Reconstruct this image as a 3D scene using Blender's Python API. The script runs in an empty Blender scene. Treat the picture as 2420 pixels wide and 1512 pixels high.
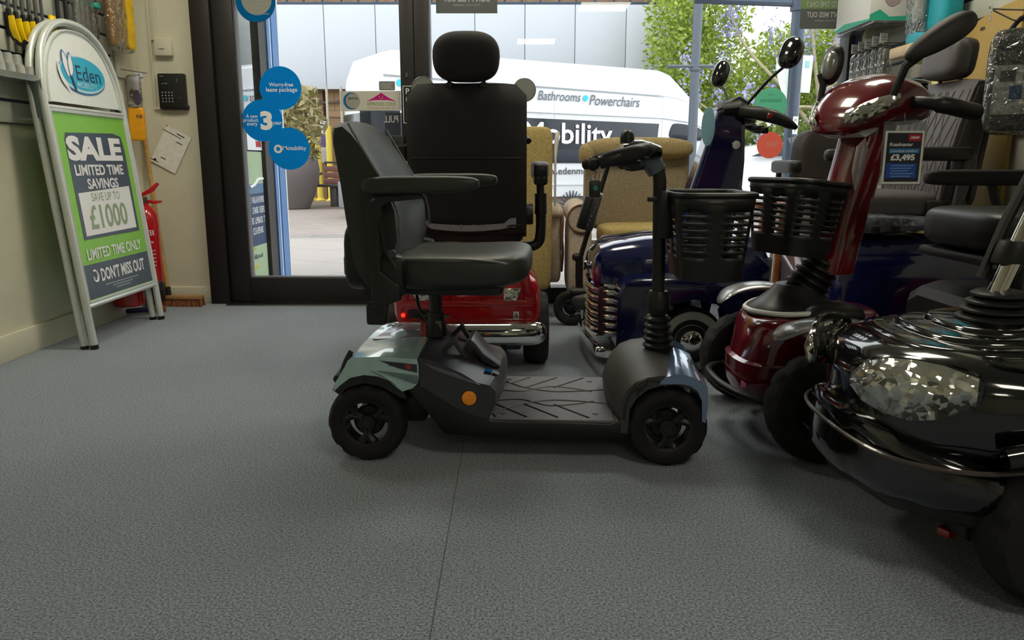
import bpy, bmesh, math, random
from mathutils import Vector, Matrix
random.seed(7)
SC = bpy.context.scene
COL = SC.collection
PI = math.pi
V = Vector

# ---------------------------------------------------------------- camera, sky, sun, lamps, exposure
cam_d = bpy.data.cameras.new('camera')
cam = bpy.data.objects.new('camera', cam_d)
COL.objects.link(cam)
cam_d.sensor_width = 36.0
cam_d.lens = 36.0 * 1830.0 / 2420.0
cam_d.clip_start = 0.05
cam_d.clip_end = 300
cam.location = (0, 0, 0.85)
cam.rotation_euler = (math.radians(90 - 11.46), 0, 0)
SC.camera = cam

world = bpy.data.worlds.new('sky')
SC.world = world
world.use_nodes = True
wn = world.node_tree
wn.nodes.clear()
w_out = wn.nodes.new('ShaderNodeOutputWorld')
w_bg = wn.nodes.new('ShaderNodeBackground')
w_tc = wn.nodes.new('ShaderNodeTexCoord')
w_no = wn.nodes.new('ShaderNodeTexNoise')
w_no.inputs['Scale'].default_value = 2.0
w_rp = wn.nodes.new('ShaderNodeValToRGB')
w_rp.color_ramp.elements[0].color = (0.80, 0.89, 1.0, 1)
w_rp.color_ramp.elements[1].color = (1.0, 0.99, 0.96, 1)
wn.links.new(w_tc.outputs['Generated'], w_no.inputs['Vector'])
wn.links.new(w_no.outputs['Fac'], w_rp.inputs['Fac'])
wn.links.new(w_rp.outputs['Color'], w_bg.inputs['Color'])
w_bg.inputs['Strength'].default_value = 2.8
wn.links.new(w_bg.outputs['Background'], w_out.inputs['Surface'])

sun_d = bpy.data.lights.new('sun', 'SUN')
sun_d.energy = 0.6
sun_d.angle = math.radians(12)
sun_d.color = (1.0, 0.95, 0.87)
sun = bpy.data.objects.new('sun', sun_d)
COL.objects.link(sun)
sun.location = (0, -6, 12)
sun.rotation_euler = (math.radians(24), math.radians(-10), 0)

SC.view_settings.view_transform = 'Standard'
SC.view_settings.look = 'None'
SC.view_settings.gamma = 1
SC.view_settings.use_curve_mapping = False
SC.view_settings.exposure = 0.0
LAMP = 17.5           # radiance of the ceiling panels

# ---------------------------------------------------------------- materials
def lin(h):
    if isinstance(h, str):
        h = h.lstrip('#')
        c = [int(h[i:i + 2], 16) / 255 for i in (0, 2, 4)]
    else:
        c = list(h)
    return [x / 12.92 if x <= 0.04045 else ((x + 0.055) / 1.055) ** 2.4 for x in c]

MATS = {}
def mat(name, col, rough=0.5, metal=0.0, coat=0.0, spec=0.5, vary=0.08, vs=30.0, bump=0.0, bs=300.0, emit=0.0, trans=0.0, sheen=0.0):
    m = bpy.data.materials.new(name)
    m.use_nodes = True
    nt = m.node_tree
    b = nt.nodes['Principled BSDF']
    c = lin(col)
    b.inputs['Roughness'].default_value = rough
    b.inputs['Metallic'].default_value = metal
    b.inputs['Coat Weight'].default_value = coat
    b.inputs['Coat Roughness'].default_value = 0.04
    b.inputs['Specular IOR Level'].default_value = spec
    b.inputs['Transmission Weight'].default_value = trans
    b.inputs['Sheen Weight'].default_value = sheen
    tc = nt.nodes.new('ShaderNodeTexCoord')
    if vary > 0:
        n = nt.nodes.new('ShaderNodeTexNoise')
        n.inputs['Scale'].default_value = vs
        n.inputs['Detail'].default_value = 4
        nt.links.new(tc.outputs['Object'], n.inputs['Vector'])
        r = nt.nodes.new('ShaderNodeValToRGB')
        r.color_ramp.elements[0].position = 0.3
        r.color_ramp.elements[1].position = 0.7
        r.color_ramp.elements[0].color = [max(0, x * (1 - vary)) for x in c] + [1]
        r.color_ramp.elements[1].color = [min(1, x * (1 + vary)) for x in c] + [1]
        nt.links.new(n.outputs['Fac'], r.inputs['Fac'])
        nt.links.new(r.outputs['Color'], b.inputs['Base Color'])
    else:
        b.inputs['Base Color'].default_value = c + [1]
    if bump > 0:
        n2 = nt.nodes.new('ShaderNodeTexNoise')
        n2.inputs['Scale'].default_value = bs
        n2.inputs['Detail'].default_value = 2
        nt.links.new(tc.outputs['Object'], n2.inputs['Vector'])
        bp = nt.nodes.new('ShaderNodeBump')
        bp.inputs['Strength'].default_value = bump
        bp.inputs['Distance'].default_value = 0.004
        nt.links.new(n2.outputs['Fac'], bp.inputs['Height'])
        nt.links.new(bp.outputs['Normal'], b.inputs['Normal'])
    if emit > 0:
        b.inputs['Emission Color'].default_value = c + [1]
        b.inputs['Emission Strength'].default_value = emit
    MATS[name] = m
    return m

def glassmat(name, tint=(1, 1, 1), ior=1.45, refl=1.0, rough=0.0, body=None, bodyfac=0.0, crinkle=0.0):
    """thin clear sheet: see-through with a fresnel reflection, optionally a little body colour"""
    m = bpy.data.materials.new(name)
    m.use_nodes = True
    nt = m.node_tree
    nt.nodes.clear()
    o = nt.nodes.new('ShaderNodeOutputMaterial')
    t = nt.nodes.new('ShaderNodeBsdfTransparent')
    t.inputs['Color'].default_value = list(tint) + [1]
    g = nt.nodes.new('ShaderNodeBsdfGlossy')
    g.inputs['Roughness'].default_value = rough
    f = nt.nodes.new('ShaderNodeFresnel')
    f.inputs['IOR'].default_value = ior
    mul = nt.nodes.new('ShaderNodeMath')
    mul.operation = 'MULTIPLY'
    mul.inputs[1].default_value = refl
    mul.use_clamp = True
    nt.links.new(f.outputs['Fac'], mul.inputs[0])
    if crinkle > 0:
        tc = nt.nodes.new('ShaderNodeTexCoord')
        no = nt.nodes.new('ShaderNodeTexNoise')
        no.inputs['Scale'].default_value = 22
        no.inputs['Distortion'].default_value = 1.5
        bp = nt.nodes.new('ShaderNodeBump')
        bp.inputs['Strength'].default_value = crinkle
        bp.inputs['Distance'].default_value = 0.02
        nt.links.new(tc.outputs['Object'], no.inputs['Vector'])
        nt.links.new(no.outputs['Fac'], bp.inputs['Height'])
        nt.links.new(bp.outputs['Normal'], g.inputs['Normal'])
        nt.links.new(bp.outputs['Normal'], f.inputs['Normal'])
    mx = nt.nodes.new('ShaderNodeMixShader')
    nt.links.new(mul.outputs[0], mx.inputs['Fac'])
    first = t
    if body is not None:
        d = nt.nodes.new('ShaderNodeBsdfDiffuse')
        d.inputs['Color'].default_value = lin(body) + [1]
        m2 = nt.nodes.new('ShaderNodeMixShader')
        m2.inputs['Fac'].default_value = bodyfac
        nt.links.new(t.outputs[0], m2.inputs[1])
        nt.links.new(d.outputs[0], m2.inputs[2])
        first = m2
    nt.links.new(first.outputs[0], mx.inputs[1])
    nt.links.new(g.outputs[0], mx.inputs[2])
    nt.links.new(mx.outputs[0], o.inputs['Surface'])
    MATS[name] = m
    return m

def leafmat(name, c1, c2):
    m = bpy.data.materials.new(name)
    m.use_nodes = True
    nt = m.node_tree
    nt.nodes.clear()
    o = nt.nodes.new('ShaderNodeOutputMaterial')
    d = nt.nodes.new('ShaderNodeBsdfDiffuse')
    t = nt.nodes.new('ShaderNodeBsdfTranslucent')
    g = nt.nodes.new('ShaderNodeNewGeometry')
    r = nt.nodes.new('ShaderNodeValToRGB')
    r.color_ramp.elements[0].color = lin(c1) + [1]
    r.color_ramp.elements[1].color = lin(c2) + [1]
    mx = nt.nodes.new('ShaderNodeMixShader')
    mx.inputs['Fac'].default_value = 0.45
    nt.links.new(g.outputs['Random Per Island'], r.inputs['Fac'])
    nt.links.new(r.outputs['Color'], d.inputs['Color'])
    nt.links.new(r.outputs['Color'], t.inputs['Color'])
    nt.links.new(d.outputs[0], mx.inputs[1])
    nt.links.new(t.outputs[0], mx.inputs[2])
    nt.links.new(mx.outputs[0], o.inputs['Surface'])
    return m

# ---------------------------------------------------------------- mesh builder
CUR = Matrix.Identity(4)      # world -> local of the thing being built (identity when built in local coordinates)

def cr(pts, n=6, closed=False):
    """Catmull-Rom through points"""
    P = [V(p) for p in pts]
    out = []
    N = len(P)
    segs = N if closed else N - 1
    for i in range(segs):
        if closed:
            a, b, c, d = P[(i - 1) % N], P[i], P[(i + 1) % N], P[(i + 2) % N]
        else:
            a, b, c, d = P[max(i - 1, 0)], P[i], P[i + 1], P[min(i + 2, N - 1)]
        for k in range(n):
            t = k / n
            out.append(0.5 * ((2 * b) + (c - a) * t + (2 * a - 5 * b + 4 * c - d) * t * t + (3 * b - a - 3 * c + d) * t ** 3))
    if not closed:
        out.append(P[-1])
    return out

def cr2(pts, n=6, closed=True):
    return [(p.x, p.y) for p in cr([(a, b, 0) for a, b in pts], n, closed)]

def sgnp(x, e):
    return math.copysign(abs(x) ** e, x)

def rrect(w, h, r, n=5, cx=0, cy=0):
    """rounded rectangle polygon"""
    pts = []
    for qx, qy, a0 in ((1, 1, 0), (-1, 1, 90), (-1, -1, 180), (1, -1, 270)):
        for k in range(n + 1):
            a = math.radians(a0 + 90 * k / n)
            pts.append((cx + qx * (w / 2 - r) + r * math.cos(a), cy + qy * (h / 2 - r) + r * math.sin(a)))
    return pts

def circ(r, n=32, cx=0, cy=0, a0=0.0):
    return [(cx + r * math.cos(a0 + 2 * PI * k / n), cy + r * math.sin(a0 + 2 * PI * k / n)) for k in range(n)]

def ell(rx, ry, n=36, cx=0, cy=0):
    return [(cx + rx * math.cos(2 * PI * k / n), cy + ry * math.sin(2 * PI * k / n)) for k in range(n)]

FONTC = {}
def textmesh(s, bold, italic=0.0):
    key = (s, bold, italic)
    if key in FONTC:
        return FONTC[key]
    cu = bpy.data.curves.new('txt', 'FONT')
    cu.body = s
    cu.size = 1
    cu.offset = bold
    cu.shear = italic
    cu.resolution_u = 3
    ob = bpy.data.objects.new('txt', cu)
    me = bpy.data.meshes.new_from_object(ob)
    vs = [v.co.copy() for v in me.vertices]
    fs = [tuple(p.vertices) for p in me.polygons]
    bpy.data.objects.remove(ob)
    bpy.data.meshes.remove(me)
    FONTC[key] = (vs, fs)
    return FONTC[key]

class MB:
    def __init__(s, m=None):
        s.v, s.f, s.mi, s.mats, s.cur = [], [], [], [], 0
        s.X = Matrix.Identity(4)
        if m:
            s.use(m)
    def use(s, m):
        if m not in s.mats:
            s.mats.append(m)
        s.cur = s.mats.index(m)
        return s
    def at(s, loc=(0, 0, 0), rot=(0, 0, 0)):
        s.X = Matrix.Translation(V(loc)) @ Matrix.Rotation(rot[2], 4, 'Z') @ Matrix.Rotation(rot[1], 4, 'Y') @ Matrix.Rotation(rot[0], 4, 'X')
        return s
    def add(s, vs, fs):
        o = len(s.v)
        s.v += [s.X @ V(p) for p in vs]
        for f in fs:
            s.f.append(tuple(i + o for i in f))
            s.mi.append(s.cur)
        return s
    def addbm(s, bm):
        bm.verts.index_update()
        s.add([v.co.copy() for v in bm.verts], [[v.index for v in f.verts] for f in bm.faces])
        bm.free()
        return s
    def box(s, c, d, bev=0.0, rot=(0, 0, 0), seg=2):
        bm = bmesh.new()
        bmesh.ops.create_cube(bm, size=1)
        bmesh.ops.scale(bm, vec=V(d), verts=bm.verts)
        if bev > 0:
            bmesh.ops.bevel(bm, geom=bm.edges[:], offset=min(bev, min(d) * 0.49), segments=seg, affect='EDGES', profile=0.5)
        R = Matrix.Translation(V(c)) @ Matrix.Rotation(rot[2], 4, 'Z') @ Matrix.Rotation(rot[1], 4, 'Y') @ Matrix.Rotation(rot[0], 4, 'X')
        bmesh.ops.transform(bm, matrix=R, verts=bm.verts)
        return s.addbm(bm)
    def b2(s, x0, x1, y0, y1, z0, z1, bev=0.0):
        return s.box(((x0 + x1) / 2, (y0 + y1) / 2, (z0 + z1) / 2), (abs(x1 - x0), abs(y1 - y0), abs(z1 - z0)), bev)
    def loft(s, rings, cap=True, closed=True):
        n = len(rings[0])
        vs = [p for r in rings for p in r]
        fs = []
        for i in range(len(rings) - 1):
            for k in range(n if closed else n - 1):
                a, b = i * n + k, i * n + (k + 1) % n
                fs.append((a, b, b + n, a + n))
        if cap:
            fs.append(tuple(range(n - 1, -1, -1)))
            fs.append(tuple((len(rings) - 1) * n + k for k in range(n)))
        return s.add(vs, fs)
    def tube(s, pts, r, n=10, closed=False, cap=True):
        P = [V(p) for p in pts]
        N = len(P)
        rr = r if isinstance(r, (list, tuple)) else [r] * N
        rings = []
        up = None
        for i in range(N):
            if closed:
                t = P[(i + 1) % N] - P[i - 1]
            else:
                t = P[min(i + 1, N - 1)] - P[max(i - 1, 0)]
            t.normalize()
            if up is None:
                up = V((0, 0, 1)) if abs(t.z) < 0.9 else V((1, 0, 0))
            a = up - t * up.dot(t)
            if a.length < 1e-6:
                a = t.orthogonal()
            a.normalize()
            up = a
            b = t.cross(a)
            rings.append([P[i] + (a * math.cos(2 * PI * k / n) + b * math.sin(2 * PI * k / n)) * rr[i] for k in range(n)])
        if closed:
            rings.append(rings[0])
        return s.loft(rings, cap and not closed)
    def lathe(s, prof, o=(0, 0, 0), ax=(0, 0, 1), n=32, mod=None, cap=True):
        """prof: (radius, height along ax)"""
        ax = V(ax).normalized()
        a = ax.orthogonal().normalized()
        if abs(ax.z) > 0.9:
            a = V((1, 0, 0))
        b = ax.cross(a)
        rings = []
        for j, (r, h) in enumerate(prof):
            ring = []
            for k in range(n):
                q = r + (mod(j, k) if mod else 0)
                ring.append(V(o) + ax * h + (a * math.cos(2 * PI * k / n) + b * math.sin(2 * PI * k / n)) * max(q, 1e-5))
            rings.append(ring)
        return s.loft(rings, cap)
    def prism(s, poly, o, u, w, d, bev=0.0):
        """polygon (in u,w axes from o) extruded by vector d"""
        o, u, w, d = V(o), V(u), V(w), V(d)
        bm = bmesh.new()
        vs = [bm.verts.new(o + u * a + w * b) for a, b in poly]
        f = bm.faces.new(vs)
        ex = bmesh.ops.extrude_face_region(bm, geom=[f])
        bmesh.ops.translate(bm, vec=d, verts=[e for e in ex['geom'] if isinstance(e, bmesh.types.BMVert)])
        bmesh.ops.recalc_face_normals(bm, faces=bm.faces[:])
        if bev > 0:
            es = [e for e in bm.edges if len(e.link_faces) == 2 and e.calc_face_angle(0) > 0.6]
            bmesh.ops.bevel(bm, geom=es, offset=bev, segments=2, affect='EDGES', profile=0.5)
        return s.addbm(bm)
    def flat(s, poly, o, u, w):
        o, u, w = V(o), V(u), V(w)
        return s.add([o + u * a + w * b for a, b in poly], [tuple(range(len(poly)))])
    def sq(s, c, d, e1=0.5, e2=0.5, nu=20, nv=32, rot=(0, 0, 0), f=None):
        """superellipsoid cushion, d = full sizes, f(p) may reshape a unit-space point"""
        R = Matrix.Translation(V(c)) @ Matrix.Rotation(rot[2], 4, 'Z') @ Matrix.Rotation(rot[1], 4, 'Y') @ Matrix.Rotation(rot[0], 4, 'X')
        rings = []
        for i in range(nu + 1):
            a = -PI / 2 + PI * i / nu
            ring = []
            for k in range(nv):
                t = 2 * PI * k / nv
                p = V((sgnp(math.cos(a), e1) * sgnp(math.cos(t), e2), sgnp(math.cos(a), e1) * sgnp(math.sin(t), e2), sgnp(math.sin(a), e1)))
                if f:
                    p = V(f(p))
                ring.append(R @ V((p.x * d[0] / 2, p.y * d[1] / 2, p.z * d[2] / 2)))
            rings.append(ring)
        return s.loft(rings, False)
    def text(s, t, c, u, w, W, H, bold=0.0, italic=0.0, n=(0, 0, 0)):
        """lettering centred at c, fitted to W x H"""
        vs, fs = textmesh(t, bold, italic)
        if not vs:
            return s
        x0, x1 = min(v.x for v in vs), max(v.x for v in vs)
        y0, y1 = min(v.y for v in vs), max(v.y for v in vs)
        c, u, w, n = V(c), V(u).normalized(), V(w).normalized(), V(n)
        kx = W / (x1 - x0)
        ky = H / (y1 - y0)
        return s.add([c + n + u * ((v.x - (x0 + x1) / 2) * kx) + w * ((v.y - (y0 + y1) / 2) * ky) for v in vs], fs)
    def fin(s, name, parent=None, sharp=40, label=None, smooth=True):
        me = bpy.data.meshes.new(name)
        vv = [CUR @ p for p in s.v]
        me.from_pydata(vv, [], s.f)
        for m in s.mats:
            me.materials.append(m)
        me.polygons.foreach_set('material_index', s.mi)
        bm = bmesh.new()
        bm.from_mesh(me)
        bmesh.ops.recalc_face_normals(bm, faces=bm.faces[:])
        bm.to_mesh(me)
        bm.free()
        me.polygons.foreach_set('use_smooth', [smooth] * len(me.polygons))
        if smooth:
            me.set_sharp_from_angle(angle=math.radians(sharp))
        me.update()
        o = bpy.data.objects.new(name, me)
        COL.objects.link(o)
        if parent is not None:
            o.parent = parent
        if label:
            o['label'] = label
        return o

def tag(o, label, cat, group=None, kind=None):
    o['label'] = label
    o['category'] = cat
    if group:
        o['group'] = group
    if kind:
        o['kind'] = kind
    return o

def thing(name, label, cat, loc=(0, 0, 0), rz=0.0, group=None, world=False):
    """an Empty at the thing's base; world=True lets its parts be written in room coordinates"""
    global CUR
    o = bpy.data.objects.new(name, None)
    COL.objects.link(o)
    o.empty_display_size = 0.1
    o.location = loc
    o.rotation_euler = (0, 0, rz)
    tag(o, label, cat, group)
    M = Matrix.Translation(V(loc)) @ Matrix.Rotation(rz, 4, 'Z')
    CUR = M.inverted() if world else Matrix.Identity(4)
    return o

def solo(mb, name, label, cat, loc=None, group=None, sharp=40):
    """a thing that is one mesh; loc moves its origin (geometry stays where it was written)"""
    global CUR
    CUR = Matrix.Translation(V(loc)).inverted() if loc else Matrix.Identity(4)
    o = mb.fin(name, None, sharp)
    if loc:
        o.location = loc
    CUR = Matrix.Identity(4)
    return tag(o, label, cat, group)

def struct(mb, name, parent=None, sharp=40):
    global CUR
    if parent is None:
        CUR = Matrix.Identity(4)
    o = mb.fin(name, parent, sharp)
    if parent is None:
        o['kind'] = 'structure'
    return o

def dup(root, loc, rz, label, group=None):
    """copy of a thing with copies of its parts and sub-parts"""
    r = root.copy()
    COL.objects.link(r)
    r.location = loc
    r.rotation_euler = (0, 0, rz)
    r['label'] = label
    if group:
        r['group'] = group
    for ch in list(root.children):
        c = ch.copy()
        COL.objects.link(c)
        c.parent = r
        for g in list(ch.children):
            d = g.copy()
            COL.objects.link(d)
            d.parent = c
    return r

# ---------------------------------------------------------------- palette
cream = mat('cream_paint', '#d9d6c0', 0.7, vary=0.04, vs=6, bump=0.05, bs=120)
offwhite = mat('white_plaster', '#dcdcd2', 0.7, vary=0.03)
ceilm = mat('ceiling_tile', '#cfcfc6', 0.9)
slat = mat('slatwall_laminate', '#b9bcae', 0.45, vary=0.05, vs=4)
navy_in = mat('navy_groove', '#141c4a', 0.4)
blackp = mat('black_plastic', '#191918', 0.42, vary=0.1, bump=0.08, bs=500)
blackg = mat('gloss_black', '#0b0b0c', 0.12, coat=1.0, vary=0)
rubber = mat('tyre_rubber', '#161413', 0.75, vary=0.15, bump=0.1, bs=400)
rubber2 = mat('bellows_rubber', '#1f1f1e', 0.4, vary=0.05)
chrome = mat('chrome', '#d8d6d2', 0.06, metal=1.0, vary=0)
steel = mat('satin_steel', '#8c8c8a', 0.3, metal=1.0, vary=0.05)
vinyl = mat('charcoal_vinyl', '#2f332e', 0.42, vary=0.08, vs=60, bump=0.12, bs=700)
vinylb = mat('black_seat_cloth', '#1d1a1b', 0.75, vary=0.12, vs=200, bump=0.2, bs=900)
greyplas = mat('grey_plastic', '#3d3d3c', 0.5, vary=0.08, vs=80, bump=0.12, bs=600)
deckm = mat('deck_rubber', '#6c6c74', 0.6, vary=0.08, vs=80, bump=0.1, bs=600)
silverg = mat('sage_metallic', '#b4d2ce', 0.22, metal=0.2, coat=1.0, vary=0.06)
silverb = mat('steel_blue_metallic', '#7f93b4', 0.22, metal=0.6, coat=1.0, vary=0.05)
purpleb = mat('graphite_plastic', '#39383f', 0.35, vary=0.06)
redpaint = mat('red_gloss', '#b3101c', 0.18, coat=1.0, vary=0.03)
maroon = mat('maroon_gloss', '#6b0d1a', 0.16, coat=1.0, vary=0.03)
bluepaint = mat('navy_gloss', '#0b1548', 0.15, coat=1.0, vary=0.04)
amber = mat('amber_reflector', '#d9820c', 0.2, coat=0.6, emit=0.12)
redlens = mat('red_lens', '#a01015', 0.15, coat=1.0)
redlamp = mat('lit_red_lamp', '#ff2010', 0.3, emit=4.0, vary=0)
def facetmat(name, col, scale, k=.9):
    m = mat(name, col, 0.06, metal=0.85, coat=1.0, vary=0)
    nt = m.node_tree
    b = nt.nodes['Principled BSDF']
    tc = nt.nodes.new('ShaderNodeTexCoord')
    vo = nt.nodes.new('ShaderNodeTexVoronoi')
    vo.inputs['Scale'].default_value = scale
    nt.links.new(tc.outputs['Object'], vo.inputs['Vector'])
    s1 = nt.nodes.new('ShaderNodeVectorMath'); s1.operation = 'SUBTRACT'; s1.inputs[1].default_value = (.5, .5, .5)
    s2 = nt.nodes.new('ShaderNodeVectorMath'); s2.operation = 'SCALE'; s2.inputs['Scale'].default_value = k
    s3 = nt.nodes.new('ShaderNodeVectorMath'); s3.operation = 'ADD'
    s4 = nt.nodes.new('ShaderNodeVectorMath'); s4.operation = 'NORMALIZE'
    ge = nt.nodes.new('ShaderNodeNewGeometry')
    nt.links.new(vo.outputs['Color'], s1.inputs[0]); nt.links.new(s1.outputs[0], s2.inputs[0]); nt.links.new(s2.outputs[0], s3.inputs[0])
    nt.links.new(ge.outputs['Normal'], s3.inputs[1]); nt.links.new(s3.outputs[0], s4.inputs[0]); nt.links.new(s4.outputs[0], b.inputs['Normal'])
    return m
lensk = facetmat('faceted_lamp_glass', '#d8d8cc', 70, 1.1)
lensg = facetmat('clear_lens', '#dcdcd0', 70, .7)
whitep = mat('white_plastic', '#e6e8e4', 0.4, vary=0.02)
whitew = mat('white_print', '#f4f4f4', 0.5, vary=0)
dkprint = mat('dark_print', '#20242c', 0.5, vary=0)
frame_dk = mat('dark_bronze_frame', '#1d1718', 0.45, vary=0.08, vs=300)
framein = mat('frame_edge_grey', '#5c5c60', 0.4)
blueframe = mat('blue_powder_coat', '#4f7fb8', 0.4)
winglass = glassmat('window_glass', (0.97, 0.985, 0.98), 1.4, 0.8)
paneglass = glassmat('side_pane_glass', (0.85, 0.9, 0.9), 1.5, 3.2, body='#8a9490', bodyfac=0.1)
plasticbag = glassmat('clear_bag', (0.95, 0.95, 0.95), 1.5, 2.6, 0.05, body='#cfd4d0', bodyfac=0.06, crinkle=1.0)
stickblue = leafmat('sticker_blue', '#0f86d2', '#0f86d2')
woodm = mat('light_wood', '#a98254', 0.5, vary=0.2, vs=18)
wood2 = mat('broom_handle_wood', '#c39a5c', 0.5, vary=0.15, vs=25)
mustard = mat('mustard_chenille', '#b09c63', 0.9, vary=0.2, vs=70, bump=0.5, bs=160)
beigef = mat('beige_chenille', '#c9b8a6', 0.9, vary=0.15, vs=60, bump=0.4, bs=160)
brownf = mat('brown_tweed', '#8d8068', 0.9, vary=0.3, vs=110, bump=0.5, bs=200)
greyquilt = mat('grey_quilted_vinyl', '#544f50', 0.5, vary=0.06, vs=80, bump=0.1, bs=500)
yellowp = mat('yellow_plastic', '#ffd400', 0.4)
extred = mat('extinguisher_red', '#c4121c', 0.25, coat=0.6)

# ================================================================= THE ROOM
def carpetmat():
    m = bpy.data.materials.new('carpet')
    m.use_nodes = True
    nt = m.node_tree
    b = nt.nodes['Principled BSDF']
    b.inputs['Roughness'].default_value = 0.95
    b.inputs['Specular IOR Level'].default_value = 0.15
    b.inputs['Sheen Weight'].default_value = 0.5
    tc = nt.nodes.new('ShaderNodeTexCoord')
    n1 = nt.nodes.new('ShaderNodeTexNoise')
    n1.inputs['Scale'].default_value = 190
    n1.inputs['Detail'].default_value = 3
    n1.inputs['Roughness'].default_value = 0.7
    n2 = nt.nodes.new('ShaderNodeTexNoise')
    n2.inputs['Scale'].default_value = 6
    nt.links.new(tc.outputs['Object'], n1.inputs['Vector'])
    nt.links.new(tc.outputs['Object'], n2.inputs['Vector'])
    r = nt.nodes.new('ShaderNodeValToRGB')
    r.color_ramp.elements[0].position = 0.38
    r.color_ramp.elements[1].position = 0.62
    r.color_ramp.elements[0].color = lin('#3e4955') + [1]
    r.color_ramp.elements[1].color = lin('#aab8c8') + [1]
    nt.links.new(n1.outputs['Fac'], r.inputs['Fac'])
    mix = nt.nodes.new('ShaderNodeMix')
    mix.data_type = 'RGBA'
    mix.blend_type = 'MULTIPLY'
    mix.inputs[0].default_value = 0.3
    r2 = nt.nodes.new('ShaderNodeValToRGB')
    r2.color_ramp.elements[0].color = (0.7, 0.7, 0.7, 1)
    r2.color_ramp.elements[1].color = (1, 1, 1, 1)
    nt.links.new(n2.outputs['Fac'], r2.inputs['Fac'])
    nt.links.new(r.outputs['Color'], mix.inputs[6])
    nt.links.new(r2.outputs['Color'], mix.inputs[7])
    # the seam between two widths of carpet
    sx = nt.nodes.new('ShaderNodeSeparateXYZ')
    nt.links.new(tc.outputs['Object'], sx.inputs[0])
    a = nt.nodes.new('ShaderNodeMath')
    a.operation = 'ADD'
    a.inputs[1].default_value = 0.15
    nt.links.new(sx.outputs['X'], a.inputs[0])
    ab = nt.nodes.new('ShaderNodeMath')
    ab.operation = 'ABSOLUTE'
    nt.links.new(a.outputs[0], ab.inputs[0])
    lt = nt.nodes.new('ShaderNodeMath')
    lt.operation = 'LESS_THAN'
    lt.inputs[1].default_value = 0.0012
    nt.links.new(ab.outputs[0], lt.inputs[0])
    mx2 = nt.nodes.new('ShaderNodeMix')
    mx2.data_type = 'RGBA'
    nt.links.new(lt.outputs[0], mx2.inputs[0])
    nt.links.new(mix.outputs[2], mx2.inputs[6])
    mx2.inputs[7].default_value = lin('#23262a') + [1]
    nt.links.new(mx2.outputs[2], b.inputs['Base Color'])
    bp = nt.nodes.new('ShaderNodeBump')
    bp.inputs['Strength'].default_value = 0.8
    bp.inputs['Distance'].default_value = 0.006
    nt.links.new(n1.outputs['Fac'], bp.inputs['Height'])
    nt.links.new(bp.outputs['Normal'], b.inputs['Normal'])
    return m

XL, XR, YF = -2.21, 2.12, 4.75
m = MB(carpetmat()); m.b2(-2.4, 3.0, -5.1, 4.78, -0.1, 0); struct(m, 'floor')
m = MB(ceilm); m.b2(-2.4, 3.0, -5.1, 4.95, 2.7, 2.85); struct(m, 'ceiling')
m = MB(cream); m.b2(-2.4, XL, -5.1, 4.95, 0, 2.7); struct(m, 'wall_left')
m = MB(offwhite); m.b2(XR, 3.05, 2.95, 4.95, 0, 2.7); struct(m, 'wall_right')
m = MB(offwhite); m.b2(2.9, 3.05, -5.1, 2.95, 0, 2.7); struct(m, 'wall_right_rear')
m = MB(cream); m.b2(-2.4, 3.05, -5.2, -5.1, 0, 2.7); struct(m, 'wall_back')
m = MB(cream); m.b2(XL, -1.85, YF, 4.92, 0, 2.7); m.b2(-1.85, 2.02, YF, 4.92, 2.48, 2.7); m.b2(2.02, XR, 4.66, 4.92, 0, 2.7); struct(m, 'wall_front')
m = MB(cream); m.box((XL + .009, -0.2, .058), (.018, 9.8, .116), .004); struct(m, 'baseboard_left')
m = MB(cream); m.box((-2.025, YF - .009, .05), (.35, .018, .1), .004); struct(m, 'baseboard_front')
m = MB(steel); m.b2(-1.735, -.48, 4.62, 4.84, -.002, .008, .003); struct(m, 'trim_1')

# shopfront: door and window
m = MB(frame_dk); m.b2(-1.85, -1.735, 4.69, 4.86, 0, 2.48, .006); m.b2(-1.735, -.565, 4.69, 4.86, 2.3, 2.48, .006)
m.b2(-.565, -.48, 4.69, 4.86, 0, 2.48, .006)
struct(m, 'trim_2')
m = MB(frame_dk)
m.b2(-1.732, -1.61, 4.715, 4.80, .012, 2.29, .005); m.b2(-.652, -.568, 4.715, 4.80, .012, 2.29, .005)
m.b2(-1.61, -.652, 4.715, 4.80, .012, .157, .004); m.b2(-1.61, -.652, 4.715, 4.80, 2.16, 2.29, .004)
m.use(framein); m.b2(-1.612, -1.602, 4.728, 4.79, .157, 2.16); m.b2(-1.61, -.652, 4.728, 4.79, .155, .163)
door = struct(m, 'door_1')
m = MB(winglass); m.b2(-1.605, -.65, 4.757, 4.763, .16, 2.165); struct(m, 'glass', door)
m = MB(whitew)
for k, ch in enumerate('PUSH'):
    m.text(ch, (-.612, 4.7125, 1.262 - k * .05), (1, 0, 0), (0, 0, 1), .02, .032)
for q in ((-.640, -.637, 1.08, 1.292), (-.587, -.584, 1.08, 1.292)):
    m.b2(q[0], q[1], 4.7118, 4.713, q[2], q[3])
m.b2(-.64, -.584, 4.7118, 4.713, 1.08, 1.083); m.b2(-.64, -.584, 4.7118, 4.713, 1.289, 1.292)
struct(m, 'push_lettering', door)
m = MB(steel); m.prism(rrect(.012, .03, .0058, 4), (-.615, 4.714, 1.352), (1, 0, 0), (0, 0, 1), (0, -.006, 0)); struct(m, 'keyhole_plate', door)
m = MB(blackp); m.box((-.672, 4.69, .925), (.075, .06, .165), .006); m.use(whitep); m.box((-.645, 4.665, .85), (.022, .035, .035), .004)
struct(m, 'lock_case', door)
m = MB(blackp); m.tube(cr([(-.61, 4.70, .96), (-.61, 4.64, .96), (-.615, 4.635, .95), (-.68, 4.635, .94)], 4), .009, 8); struct(m, 'door_handle', door)

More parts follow.
